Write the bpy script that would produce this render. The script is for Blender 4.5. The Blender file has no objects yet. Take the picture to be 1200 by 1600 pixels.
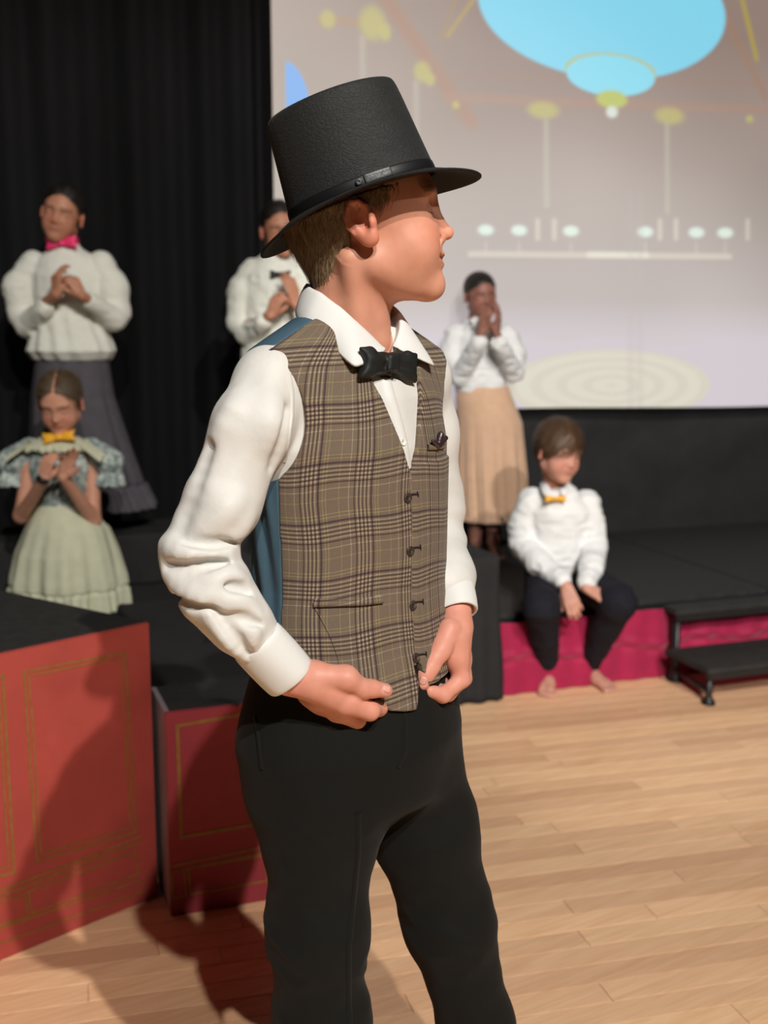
import bpy, bmesh, math, random
import numpy as np
from mathutils import Vector, Matrix

# ------------------------------------------------------------------ camera, world, lights, exposure
F_PX, CAM_H, PITCH = 1800.0, 1.33, math.atan(295 / 1800)
scene = bpy.context.scene
COL = scene.collection
cam_d = bpy.data.cameras.new('camera')
cam = bpy.data.objects.new('camera', cam_d)
COL.objects.link(cam)
cam.location = (0, 0, CAM_H)
cam.rotation_euler = (math.pi / 2 - PITCH, 0, 0)
cam_d.sensor_fit = 'VERTICAL'
cam_d.sensor_height = 36.0
cam_d.lens = F_PX / 1600 * 36.0
cam_d.dof.use_dof = True
cam_d.dof.focus_distance = 1.44
cam_d.dof.aperture_fstop = 4.5
scene.camera = cam

world = bpy.data.worlds.new('world')
scene.world = world
world.use_nodes = True
bg = world.node_tree.nodes['Background']
bg.inputs[0].default_value = (0.80, 0.78, 0.85, 1)
bg.inputs[1].default_value = 0.035

def spot(name, loc, target, power, angle, blend=0.3, radius=0.05, color=(1, 0.95, 0.88)):
    d = bpy.data.lights.new(name, 'SPOT')
    d.energy = power; d.spot_size = math.radians(angle); d.spot_blend = blend
    d.shadow_soft_size = radius; d.color = color
    o = bpy.data.objects.new(name, d)
    COL.objects.link(o)
    o.location = loc
    o.rotation_euler = (Vector(target) - Vector(loc)).to_track_quat('-Z', 'Y').to_euler()
    return o
spot('added_left_fill_spot', (0.90, -3.0, 5.05), (0.0, 2.3, 0.6), 830, 56, 0.4, 0.05)
spot('added_left_fill_spot', (2.10, -3.0, 5.20), (0.1, 2.3, 0.6), 1330, 54, 0.4, 0.05)
spot('added_left_fill_spot', (1.10, -3.0, 3.40), (0.80, 4.9, 0.65), 1150, 24, 0.5, 0.06, (1, 0.97, 0.93))
spot('added_left_fill_spot', (-0.90, -3.0, 3.60), (-1.0, 4.4, 0.72), 1650, 22, 0.5, 0.06, (1, 0.97, 0.93))  # extra spot added to brighten the left-hand children, no known lamp

vs = scene.view_settings
vs.view_transform = 'Standard'; vs.look = 'None'; vs.exposure = 0.0; vs.gamma = 1.0
vs.use_curve_mapping = False
scene.display_settings.display_device = 'sRGB'

# ------------------------------------------------------------------ measuring helpers
CT, ST = math.cos(PITCH), math.sin(PITCH)
def _ray(x, y):
    v = (800 - y) / F_PX
    return np.array([(x - 600) / F_PX, CT + v * ST, -ST + v * CT])
def P(x, y, Y):
    """world point seen at pixel (x, y) at distance Y"""
    d = _ray(x, y)
    return np.array([0, 0, CAM_H]) + d * (Y / d[1])
def PZ(x, y, z):
    d = _ray(x, y)
    return np.array([0, 0, CAM_H]) + d * ((z - CAM_H) / d[2])

# the hall's own axes: the stage front runs 20 degrees off the view
E1 = np.array([0.940, 0.342, 0.0]); E2 = np.array([-0.342, 0.940, 0.0]); EZ = np.array([0, 0, 1.0])
SO = np.array([0.424, 4.03, 0.0])
ROT = math.atan2(0.342, 0.940)
def SW(s, t, z=0.0):
    return SO + E1 * s + E2 * t + EZ * z

# ------------------------------------------------------------------ object helpers
def link(o, parent=None):
    COL.objects.link(o)
    if parent is not None: o.parent = parent
    return o
def tag(o, label=None, cat=None, group=None, kind=None):
    if label: o['label'] = label
    if cat: o['category'] = cat
    if group: o['group'] = group
    if kind: o['kind'] = kind
    return o
def empty(name, loc, label, cat, group=None):
    o = bpy.data.objects.new(name, None)
    o.empty_display_size = 0.1
    o.location = loc
    link(o)
    bpy.context.view_layer.update()
    return tag(o, label, cat, group)
def parent_keep(o, parent):
    """child keeps its world-space mesh coordinates"""
    o.parent = parent
    pl = parent.location if parent else Vector()
    p = parent
    tot = Vector((0, 0, 0))
    while p is not None:
        tot += Vector(p.location); p = p.parent
    o.location = -tot
    return o
def mesh_np(name, V, Q, mat, parent=None, smooth=True, cols=None, uv=None, T=None):
    """V (n,3) float, Q (m,4) int (and/or T (k,3))"""
    me = bpy.data.meshes.new(name)
    V = np.asarray(V, np.float32); 
    parts = []; starts = []; totals = []; off = 0
    if Q is not None and len(Q):
        Q = np.asarray(Q, np.int32); parts.append(Q.ravel()); starts.append(off + 4 * np.arange(len(Q))); totals.append(np.full(len(Q), 4)); off += 4 * len(Q)
    if T is not None and len(T):
        T = np.asarray(T, np.int32); parts.append(T.ravel()); starts.append(off + 3 * np.arange(len(T))); totals.append(np.full(len(T), 3)); off += 3 * len(T)
    L = np.concatenate(parts)
    me.vertices.add(len(V)); me.vertices.foreach_set('co', V.ravel())
    me.loops.add(len(L)); me.loops.foreach_set('vertex_index', L)
    st = np.concatenate(starts).astype(np.int32); tt = np.concatenate(totals).astype(np.int32)
    me.polygons.add(len(st)); me.polygons.foreach_set('loop_start', st); me.polygons.foreach_set('loop_total', tt)
    me.update(calc_edges=True)
    me.validate()
    if smooth: me.polygons.foreach_set('use_smooth', np.ones(len(me.polygons), bool))
    if cols is not None:
        a = me.color_attributes.new('Col', 'FLOAT_COLOR', 'POINT')
        c = np.ones((len(V), 4), np.float32); c[:, :3] = cols
        a.data.foreach_set('color', c.ravel())
    if uv is not None:
        a = me.attributes.new('pat', 'FLOAT_VECTOR', 'POINT')
        c = np.zeros((len(V), 3), np.float32); c[:, :uv.shape[1]] = uv
        a.data.foreach_set('vector', c.ravel())
    if mat is not None: me.materials.append(mat)
    o = bpy.data.objects.new(name, me)
    link(o)
    if parent is not None: parent_keep(o, parent)
    return o
def bm_obj(name, bm, mat, parent=None, smooth=False):
    me = bpy.data.meshes.new(name)
    bmesh.ops.recalc_face_normals(bm, faces=bm.faces)
    bm.to_mesh(me); bm.free()
    if smooth: me.polygons.foreach_set('use_smooth', np.ones(len(me.polygons), bool))
    if mat is not None: me.materials.append(mat)
    o = bpy.data.objects.new(name, me)
    link(o)
    if parent is not None: parent_keep(o, parent)
    return o
def prism(name, poly, z0, z1, mat, parent=None, bevel=0.0):
    """poly: list of xy (world), extruded z0..z1"""
    bm = bmesh.new()
    b = [bm.verts.new((p[0], p[1], z0)) for p in poly]
    t = [bm.verts.new((p[0], p[1], z1)) for p in poly]
    n = len(poly)
    bm.faces.new(b[::-1]); bm.faces.new(t)
    for i in range(n): bm.faces.new((b[i], b[(i + 1) % n], t[(i + 1) % n], t[i]))
    if bevel: bmesh.ops.bevel(bm, geom=list(bm.edges), offset=bevel, segments=2, affect='EDGES')
    return bm_obj(name, bm, mat, parent)
def obox(name, a, ux, uy, uz, mat, parent=None, bevel=0.0):
    """box from corner a with edge vectors"""
    a, ux, uy, uz = [np.asarray(v, float) for v in (a, ux, uy, uz)]
    bm = bmesh.new()
    vs_ = [bm.verts.new(a + i * ux + j * uy + k * uz) for i in (0, 1) for j in (0, 1) for k in (0, 1)]
    for f in ((0, 1, 3, 2), (4, 6, 7, 5), (0, 4, 5, 1), (2, 3, 7, 6), (0, 2, 6, 4), (1, 5, 7, 3)):
        bm.faces.new([vs_[i] for i in f])
    if bevel: bmesh.ops.bevel(bm, geom=list(bm.edges), offset=bevel, segments=2, affect='EDGES')
    return bm_obj(name, bm, mat, parent)
def tube_np(pts, radii, n=10, caps=True, flat=1.0, flatdir=None):
    pts = np.asarray(pts, float); m = len(pts)
    radii = np.broadcast_to(radii, (m,))
    tan = np.gradient(pts, axis=0); tan /= np.linalg.norm(tan, axis=1)[:, None] + 1e-9
    up = np.array([0, 0, 1.0]) if flatdir is None else np.asarray(flatdir, float)
    if abs(tan[0] @ up) > 0.95 and flatdir is None: up = np.array([0, 1.0, 0])
    V = []
    for i in range(m):
        a = np.cross(tan[i], up); a /= np.linalg.norm(a) + 1e-9
        b = np.cross(a, tan[i])
        th = np.linspace(0, 2 * np.pi, n, endpoint=False)
        V.append(pts[i] + radii[i] * (np.cos(th)[:, None] * a + flat * np.sin(th)[:, None] * b))
    V = np.concatenate(V)
    Q = []
    for i in range(m - 1):
        for j in range(n):
            Q.append((i * n + j, i * n + (j + 1) % n, (i + 1) * n + (j + 1) % n, (i + 1) * n + j))
    T = []
    if caps:
        V = np.vstack([V, pts[0], pts[-1]]); c0, c1 = m * n, m * n + 1
        for j in range(n):
            T.append((c0, (j + 1) % n, j)); T.append((c1, (m - 1) * n + j, (m - 1) * n + (j + 1) % n))
    return V, Q, T
def tube(name, pts, radii, mat, parent=None, n=10, **k):
    V, Q, T = tube_np(pts, radii, n, **k)
    return mesh_np(name, V, Q, mat, parent, True, T=T)
def sheet(name, rows, mat, parent=None, thick=0.003, sub=1, uv=False, closed=False):
    """rows: (m,n,3) grid of points made into a cloth sheet with thickness"""
    G = np.asarray(rows, float); m, n = G.shape[:2]
    idx = np.arange(m * n).reshape(m, n)
    if closed: idx = np.hstack([idx, idx[:, :1]])
    Q = np.stack([idx[:-1, :-1], idx[:-1, 1:], idx[1:, 1:], idx[1:, :-1]], -1).reshape(-1, 4)
    uvv = None
    if uv:
        uu, vv = np.meshgrid(np.linspace(0, 1, n), np.linspace(0, 1, m))
        uvv = np.stack([uu.ravel(), vv.ravel()], -1)
    o = mesh_np(name, G.reshape(-1, 3), Q, mat, parent, True, uv=uvv)
    md = o.modifiers.new('thick', 'SOLIDIFY'); md.thickness = thick; md.offset = 0
    if sub:
        s = o.modifiers.new('sub', 'SUBSURF'); s.levels = sub; s.render_levels = sub
    return o

# ------------------------------------------------------------------ implicit surfaces
f32 = np.float32
def smin(a, b, k):
    if k <= 0: return np.minimum(a, b)
    h = np.maximum(k - np.abs(a - b), 0) / k
    return np.minimum(a, b) - h * h * k * 0.25
def smax(a, b, k): return -smin(-a, -b, k)
def cone(p, a, b, ra, rb):
    a = np.asarray(a, f32); b = np.asarray(b, f32)
    pa = p - a; ba = b - a
    h = np.clip(pa @ ba / f32(max(ba @ ba, 1e-12)), 0, 1)
    return np.sqrt(((pa - h[:, None] * ba) ** 2).sum(1)) - (ra + (rb - ra) * h)
def ball(p, c, r): return np.sqrt(((p - np.asarray(c, f32)) ** 2).sum(1)) - f32(r)
def ell(p, c, r):
    q = p - np.asarray(c, f32); r = np.asarray(r, f32)
    k0 = np.sqrt(((q / r) ** 2).sum(1)); k1 = np.sqrt(((q / (r * r)) ** 2).sum(1)) + 1e-6
    return k0 * (k0 - 1) / k1
def box(p, c, h, r=0.0):
    q = np.abs(p - np.asarray(c, f32)) - (np.asarray(h, f32) - r)
    return np.sqrt((np.maximum(q, 0) ** 2).sum(1)) + np.minimum(q.max(1), 0) - f32(r)
def chain(p, pts, rs, k=0.01):
    d = None
    for i in range(len(pts) - 1):
        e = cone(p, pts[i], pts[i + 1], rs[i], rs[i + 1])
        d = e if d is None else smin(d, e, k)
    return d
def near(p, c, R, f, pad=0.04):
    """evaluate f only within R of c; elsewhere a distance bound"""
    dc = np.sqrt(((p - np.asarray(c, f32)) ** 2).sum(1))
    out = (dc - R).astype(f32) + f32(pad)
    m = dc < R
    if m.any(): out[m] = f(p[m])
    return out
def hsh(ix, iy, iz):
    n = (ix * 73856093) ^ (iy * 19349663) ^ (iz * 83492791)
    n = (n ^ (n >> 13)) * 1274126177
    return ((n ^ (n >> 16)) & 0xFFFF).astype(f32) / 65535.0
def vn(p):
    """value noise 0..1"""
    p = np.asarray(p, np.float64)
    i = np.floor(p).astype(np.int64); fr = (p - i).astype(f32); fr = fr * fr * (3 - 2 * fr)
    x, y, z = i[:, 0], i[:, 1], i[:, 2]; a, b, c = fr[:, 0], fr[:, 1], fr[:, 2]
    r = 0
    for dx in (0, 1):
        wx = a if dx else 1 - a
        for dy in (0, 1):
            wy = b if dy else 1 - b
            for dz in (0, 1):
                wz = c if dz else 1 - c
                r = r + wx * wy * wz * hsh(x + dx, y + dy, z + dz)
    return r

def nets(f, lo, hi, h, B=4, margin=0.0):
    """naive surface nets over sparse blocks; returns V, Q"""
    lo = np.asarray(lo, float); hi = np.asarray(hi, float)
    nb = np.ceil((hi - lo) / (h * B)).astype(int) + 1
    gx, gy, gz = np.meshgrid(*[np.arange(n) for n in nb], indexing='ij')
    bc = np.stack([gx.ravel(), gy.ravel(), gz.ravel()], 1)
    cen = (lo + (bc * B + (B - 1) / 2) * h).astype(f32)
    dv = np.concatenate([f(cen[i:i + 400000]) for i in range(0, len(cen), 400000)])
    act = np.abs(dv) < B * h * 0.87 * 1.35 + margin + h
    F = np.empty(nb * B, f32)
    sgn = np.where(dv > 0, f32(9), f32(-9)).reshape(nb)
    F[:] = np.repeat(np.repeat(np.repeat(sgn, B, 0), B, 1), B, 2)
    o = np.arange(B); ox, oy, oz = np.meshgrid(o, o, o, indexing='ij')
    off = np.stack([ox.ravel(), oy.ravel(), oz.ravel()], 1)
    ab = bc[act]
    idx = (ab[:, None, :] * B + off[None]).reshape(-1, 3)
    for i in range(0, len(idx), 400000):
        I = idx[i:i + 400000]
        F[I[:, 0], I[:, 1], I[:, 2]] = f((lo + I * h).astype(f32))
    S = F < 0
    n0, n1, n2 = S.shape
    cnt = np.zeros((n0 - 1, n1 - 1, n2 - 1), np.int8)
    for dx in (0, 1):
        for dy in (0, 1):
            for dz in (0, 1):
                cnt += S[dx:n0 - 1 + dx, dy:n1 - 1 + dy, dz:n2 - 1 + dz]
    mix = (cnt > 0) & (cnt < 8)
    C = np.argwhere(mix)
    vid = np.full(mix.shape, -1, np.int32); vid[mix] = np.arange(len(C))
    corner = {}
    for dx in (0, 1):
        for dy in (0, 1):
            for dz in (0, 1):
                corner[(dx, dy, dz)] = F[C[:, 0] + dx, C[:, 1] + dy, C[:, 2] + dz]
    acc = np.zeros((len(C), 3), f32); num = np.zeros(len(C), f32)
    for a in corner:
        for ax in range(3):
            if a[ax] == 0:
                b = list(a); b[ax] = 1; b = tuple(b)
                fa, fb = corner[a], corner[b]
                m = (fa < 0) != (fb < 0)
                t = np.where(m, fa / np.where(m, fa - fb, 1), 0)
                t = np.clip(t, 0, 1)
                pt = np.zeros((len(C), 3), f32) + np.array(a, f32); pt[:, ax] += t
                acc[m] += pt[m]; num[m] += 1
    V = (C + acc / num[:, None]) * h + lo
    Qs = []
    for ax in range(3):
        sl0 = [slice(1, -1)] * 3; sl1 = [slice(1, -1)] * 3
        sl0[ax] = slice(0, -1); sl1[ax] = slice(1, None)
        A, Bb = S[tuple(sl0)], S[tuple(sl1)]
        e = np.argwhere(A != Bb)
        if not len(e): continue
        flip = A[e[:, 0], e[:, 1], e[:, 2]]
        base = e + 1; base[:, ax] -= 1
        u, v = [(1, 2), (2, 0), (0, 1)][ax]
        def cell(du, dv_):
            q = base.copy(); q[:, u] -= du; q[:, v] -= dv_
            return vid[q[:, 0], q[:, 1], q[:, 2]]
        q = np.stack([cell(1, 1), cell(0, 1), cell(0, 0), cell(1, 0)], 1)
        q[~flip] = q[~flip][:, ::-1]
        Qs.append(q)
    Q = np.concatenate(Qs)
    Q = Q[(Q >= 0).all(1)]
    return V.astype(f32), Q
def relax(V, Q, it=1, lam=0.5):
    """light smoothing"""
    E = np.concatenate([Q[:, [0, 1]], Q[:, [1, 2]], Q[:, [2, 3]], Q[:, [3, 0]]])
    for _ in range(it):
        s = np.zeros_like(V); n = np.zeros(len(V), f32)
        for k in range(3):
            s[:, k] = np.bincount(E[:, 0], V[E[:, 1], k], len(V)) + np.bincount(E[:, 1], V[E[:, 0], k], len(V))
        n = np.bincount(E.ravel(), minlength=len(V)).astype(f32)
        V = V + lam * (s / n[:, None] - V)
    return V.astype(f32)
def sdf_obj(name, f, lo, hi, h, mat, parent=None, relax_it=1, colf=None, uvf=None, margin=0.0):
    V, Q = nets(f, lo, hi, h, margin=margin)
    if relax_it: V = relax(V, Q, relax_it)
    return mesh_np(name, V, Q, mat, parent, True, cols=colf(V) if colf else None, uv=uvf(V) if uvf else None)

# ------------------------------------------------------------------ materials
def srgb(r, g, b):
    return tuple(((c / 255) / 12.92 if c / 255 <= 0.04045 else ((c / 255 + 0.055) / 1.055) ** 2.4) for c in (r, g, b))
class NT:
    def __init__(s, name):
        s.m = bpy.data.materials.new(name); s.m.use_nodes = True
        s.t = s.m.node_tree; s.b = s.t.nodes['Principled BSDF']
    def n(s, typ, **k):
        o = s.t.nodes.new(typ)
        for a, v in k.items(): setattr(o, a, v)
        return o
    def l(s, a, b): s.t.links.new(a, b)
    def math(s, op, a, b=None, c=None):
        o = s.n('ShaderNodeMath', operation=op)
        for i, v in enumerate((a, b, c)):
            if v is None: continue
            if isinstance(v, (int, float)): o.inputs[i].default_value = v
            else: s.l(v, o.inputs[i])
        return o.outputs[0]
    def ramp(s, fac, stops, interp='LINEAR'):
        o = s.n('ShaderNodeValToRGB'); cr = o.color_ramp; cr.interpolation = interp
        while len(cr.elements) < len(stops): cr.elements.new(0.5)
        for e, (p, c) in zip(cr.elements, stops):
            e.position = p; e.color = (*c, 1) if len(c) == 3 else c
        s.l(fac, o.inputs[0]); return o.outputs[0]
    def mix(s, fac, a, b, mode='MIX'):
        o = s.n('ShaderNodeMix', data_type='RGBA', blend_type=mode)
        for i, v in ((0, fac), (6, a), (7, b)):
            if isinstance(v, (int, float)): o.inputs[i].default_value = v
            elif isinstance(v, tuple): o.inputs[i].default_value = (*v, 1)
            else: s.l(v, o.inputs[i])
        return o.outputs[2]
    def coord(s, kind='Object', scale=(1, 1, 1), rot=(0, 0, 0)):
        tc = s.n('ShaderNodeTexCoord'); mp = s.n('ShaderNodeMapping')
        mp.inputs['Scale'].default_value = scale; mp.inputs['Rotation'].default_value = rot
        s.l(tc.outputs[kind], mp.inputs[0]); return mp.outputs[0]
    def noise(s, vec, scale, detail=3, rough=0.5, dist=0.0):
        o = s.n('ShaderNodeTexNoise'); o.inputs['Scale'].default_value = scale
        o.inputs['Detail'].default_value = detail; o.inputs['Roughness'].default_value = rough; o.inputs['Distortion'].default_value = dist
        s.l(vec, o.inputs['Vector']); return o.outputs['Fac']
    def bump(s, hgt, strength, dist):
        o = s.n('ShaderNodeBump'); o.inputs['Strength'].default_value = strength; o.inputs['Distance'].default_value = dist
        s.l(hgt, o.inputs['Height']); s.l(o.outputs[0], s.b.inputs['Normal']); return o
def mat(name, color, rough=0.6, spec=0.5, nscale=0, nbump=0.0, var=0.0, metal=0, sheen=0, vscale=(1, 1, 1), sss=0, coat=0, ndist=0.002):
    k = NT(name); b = k.b
    b.inputs['Base Color'].default_value = (*color, 1)
    b.inputs['Roughness'].default_value = rough
    b.inputs['Specular IOR Level'].default_value = spec
    b.inputs['Metallic'].default_value = metal
    b.inputs['Sheen Weight'].default_value = sheen
    b.inputs['Coat Weight'].default_value = coat
    if sss:
        b.inputs['Subsurface Weight'].default_value = sss
        b.inputs['Subsurface Radius'].default_value = (0.012, 0.004, 0.002)
        b.inputs['Subsurface Scale'].default_value = 0.5
    if nscale:
        v = k.coord('Object', vscale)
        nz = k.noise(v, nscale, 4, 0.6)
        if nbump: k.bump(nz, nbump, ndist)
        if var:
            lo = tuple(c * (1 - var) for c in color); hi = tuple(min(1, c * (1 + var)) for c in color)
            k.l(k.ramp(nz, [(0.3, lo), (0.7, hi)]), b.inputs['Base Color'])
    return k.m
def skin_mat(name, rough=0.5):
    k = NT(name); b = k.b
    a = k.n('ShaderNodeAttribute', attribute_name='Col')
    v = k.coord('Object'); nz = k.noise(v, 60, 3)
    c = k.mix(0.10, a.outputs['Color'], k.ramp(nz, [(0.35, (0.55, 0.25, 0.18)), (0.65, (0.9, 0.55, 0.42))]), 'MIX')
    k.l(c, b.inputs['Base Color'])
    b.inputs['Roughness'].default_value = rough
    b.inputs['Specular IOR Level'].default_value = 0.35
    b.inputs['Subsurface Weight'].default_value = 0.25
    b.inputs['Subsurface Radius'].default_value = (0.010, 0.004, 0.002)
    b.inputs['Subsurface Scale'].default_value = 0.4
    k.bump(k.noise(v, 700, 2), 0.15, 0.0006)
    return k.m
M_SKIN = skin_mat('skin')
M_SHIRT = mat('white_shirt_cotton', (0.64, 0.63, 0.60), 0.55, 0.35, 55, 0.25, 0.02, sheen=0.1, ndist=0.003)
M_COLLAR = mat('white_collar_cotton', (0.69, 0.69, 0.67), 0.6, 0.3, 900, 0.1, 0.0, ndist=0.0004)
M_TROUSER = mat('black_trouser_wool', (0.0062, 0.0066, 0.0058), 0.9, 0.18, 800, 0.2, 0.2, sheen=0.03, ndist=0.0005)
M_BLACKCLOTH = mat('black_drape_cloth', (0.022, 0.022, 0.023), 0.9, 0.2, 8, 0.2, 0.15, ndist=0.01)
M_CURTAIN = mat('black_curtain_velvet', (0.010, 0.010, 0.011), 0.95, 0.1, 3, 0.1, 0.3, vscale=(1, 1, 0.2))
M_DECK = mat('black_stage_deck_top', (0.026, 0.025, 0.024), 0.75, 0.3, 30, 0.15, 0.25)
M_BLACKMETAL = mat('black_painted_steel', (0.012, 0.012, 0.013), 0.45, 0.5, 40, 0.1, 0.1)
M_MAGENTA = mat('magenta_skirt_cloth', (0.33, 0.008, 0.055), 0.7, 0.3, 12, 0.25, 0.12, sheen=0.2)
M_RED = mat('brick_red_painted_board', (0.42, 0.066, 0.052), 0.62, 0.35, 6, 0.1, 0.12)
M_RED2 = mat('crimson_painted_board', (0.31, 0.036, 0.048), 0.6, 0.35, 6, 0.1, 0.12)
M_GOLD = mat('dull_gold_paint_line', (0.28, 0.13, 0.028), 0.55, 0.4, 60, 0.1, 0.2)
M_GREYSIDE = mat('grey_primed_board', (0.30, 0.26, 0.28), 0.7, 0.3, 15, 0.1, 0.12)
M_FELT = None
def felt():
    k = NT('black_hat_felt'); b = k.b
    v = k.coord('Object', (1, 1, 1.6))
    wrp = k.n('ShaderNodeTexNoise'); wrp.inputs['Scale'].default_value = 30; k.l(v, wrp.inputs['Vector'])
    mp = k.n('ShaderNodeVectorMath', operation='MULTIPLY_ADD'); k.l(wrp.outputs['Color'], mp.inputs[0]); mp.inputs[1].default_value = (0.03, 0.03, 0.03); k.l(v, mp.inputs[2])
    vo = k.n('ShaderNodeTexVoronoi', feature='DISTANCE_TO_EDGE'); vo.inputs['Scale'].default_value = 150; k.l(mp.outputs[0], vo.inputs['Vector'])
    e = k.ramp(vo.outputs['Distance'], [(0.0, (0, 0, 0)), (0.16, (1, 1, 1))])
    nz = k.noise(v, 220, 5, 0.7)
    h = k.math('ADD', k.math('MULTIPLY', e, 0.5), k.math('MULTIPLY', nz, 1.0))
    k.bump(h, 0.42, 0.0014)
    k.l(k.ramp(nz, [(0.3, (0.0035, 0.0035, 0.0035)), (0.7, (0.0095, 0.010, 0.0095))]), b.inputs['Base Color'])
    b.inputs['Roughness'].default_value = 0.7; b.inputs['Specular IOR Level'].default_value = 0.45
    b.inputs['Sheen Weight'].default_value = 0.06
    return k.m
M_FELT = felt()
M_FELT_UNDER = mat('black_brim_felt', (0.010, 0.010, 0.010), 0.8, 0.3, 300, 0.2, 0.2)
M_RIBBON = mat('black_hat_ribbon', (0.006, 0.006, 0.007), 0.45, 0.5)
M_SHINE = mat('glossy_black_plastic', (0.035, 0.036, 0.038), 0.42, 0.6, 200, 0.3)
M_BOW = mat('black_bow_tie_satin', (0.008, 0.010, 0.009), 0.6, 0.4, 200, 0.1)
M_BLUE = mat('slate_blue_lining_satin', (0.060, 0.112, 0.155), 0.30, 0.6, 20, 0.3, 0.1, vscale=(1, 1, 0.3))

def plaid():
    k = NT('brown_glen_plaid_wool'); b = k.b
    a = k.n('ShaderNodeAttribute', attribute_name='pat')
    sp = k.n('ShaderNodeSeparateXYZ'); k.l(a.outputs['Vector'], sp.inputs[0])
    # colour of a thread relative to the ground cloth (0.5 = ground)
    G = (0.5, 0.5, 0.5); D = (0.24, 0.21, 0.22); Li = (0.86, 0.90, 0.90); Ye = (0.74, 0.78, 0.58); Na = (0.22, 0.19, 0.25)
    W = [(0.020, 0.050, D), (0.075, 0.095, Li), (0.110, 0.135, D), (0.150, 0.170, Li), (0.185, 0.210, D), (0.225, 0.245, Li), (0.260, 0.285, D), (0.300, 0.320, Li),
         (0.345, 0.385, Na), (0.440, 0.455, Ye), (0.500, 0.515, Ye), (0.740, 0.752, Ye), (0.920, 0.935, Li)]
    stops = [(0.0, G)]
    for p0, p1, c in W: stops += [(p0, c), (p1, G)]
    fu = k.math('FRACT', k.math('DIVIDE', sp.outputs[0], 0.0605))
    fv = k.math('FRACT', k.math('DIVIDE', sp.outputs[1], 0.0690))
    cu = k.ramp(fu, stops, 'CONSTANT'); cv = k.ramp(fv, stops, 'CONSTANT')
    c = k.mix(1.0, k.mix(1.0, cu, cv, 'MULTIPLY'), (0.175 * 4, 0.132 * 4, 0.094 * 4), 'MULTIPLY')
    # twill: fine diagonal thread relief
    tw = k.math('FRACT', k.math('DIVIDE', k.math('ADD', sp.outputs[0], sp.outputs[1]), 0.0017))
    c = k.mix(0.25, c, k.ramp(tw, [(0.3, (0.6, 0.6, 0.6)), (0.7, (1.0, 1.0, 1.0))]), 'MULTIPLY')
    v = k.coord('Object'); nz = k.noise(v, 900, 3, 0.7); n2 = k.noise(v, 25, 2)
    c = k.mix(0.55, c, k.ramp(nz, [(0.25, (0.35, 0.35, 0.35)), (0.75, (1.0, 1.0, 1.0))]), 'MULTIPLY')
    k.l(k.mix(0.9, c, (1.10, 1.09, 1.12), 'MULTIPLY'), b.inputs['Base Color'])
    b.inputs['Roughness'].default_value = 0.85; b.inputs['Specular IOR Level'].default_value = 0.2
    b.inputs['Sheen Weight'].default_value = 0.08
    k.bump(k.math('ADD', nz, k.math('MULTIPLY', n2, 2.0)), 0.35, 0.0012)
    return k.m
M_PLAID = plaid()

def wood():
    k = NT('pale_maple_strip'); b = k.b
    tc = k.n('ShaderNodeTexCoord'); oi = k.n('ShaderNodeObjectInfo')
    mp = k.n('ShaderNodeMapping'); mp.inputs['Rotation'].default_value = (0, 0, -ROT + math.radians(3)); mp.inputs['Scale'].default_value = (1, 1, 1)
    k.l(tc.outputs['Object'], mp.inputs[0])
    ad = k.n('ShaderNodeVectorMath', operation='MULTIPLY'); k.l(mp.outputs[0], ad.inputs[0]); ad.inputs[1].default_value = (1.6, 26, 1)
    a2 = k.n('ShaderNodeVectorMath', operation='ADD'); k.l(ad.outputs[0], a2.inputs[0]); k.l(oi.outputs['Random'], a2.inputs[1])
    nz = k.noise(a2.outputs[0], 3.0, 5, 0.6, 0.4)
    c = k.ramp(nz, [(0.30, (0.76, 0.46, 0.255)), (0.55, (0.87, 0.56, 0.335)), (0.75, (0.93, 0.63, 0.40))])
    tint = k.ramp(oi.outputs['Random'], [(0.0, (0.82, 0.76, 0.74)), (0.35, (0.94, 0.91, 0.89)), (0.7, (1.0, 1.0, 0.98)), (1.0, (1.06, 1.03, 0.98))])
    k.l(k.mix(1.0, c, tint, 'MULTIPLY'), b.inputs['Base Color'])
    b.inputs['Roughness'].default_value = 0.42; b.inputs['Specular IOR Level'].default_value = 0.35
    k.bump(nz, 0.05, 0.001)
    return k.m
M_WOOD = wood()
M_GAP = mat('dark_board_joint', (0.20, 0.11, 0.06), 0.8, 0.2, 20, 0.1)

# ================================================================== SETTING
def vplane(A, e):
    """measure on the vertical plane through A along unit e: pixel -> (s, z)"""
    A = np.array([A[0], A[1], 0.0]); e = np.array([e[0], e[1], 0.0]); n = np.cross(e, EZ)
    def hit(x, y):
        d = _ray(x, y); o = np.array([0, 0, CAM_H])
        t = ((A - o) @ n) / (d @ n); p = o + d * t
        return float((p - A) @ e), float(p[2])
    return hit

# floor of maple strips
FA = math.radians(15.0)
floor_me = bpy.data.meshes.new('floor')
bm = bmesh.new()
q = [bm.verts.new(v) for v in ((-7, -11, -0.012), (7, -11, -0.012), (7, 9, -0.012), (-7, 9, -0.012))]
bm.faces.new(q); bm.to_mesh(floor_me); bm.free(); floor_me.materials.append(M_WOOD)
floor = link(bpy.data.objects.new('floor', floor_me)); floor.rotation_euler = (0, 0, FA); tag(floor, kind='structure')
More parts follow.
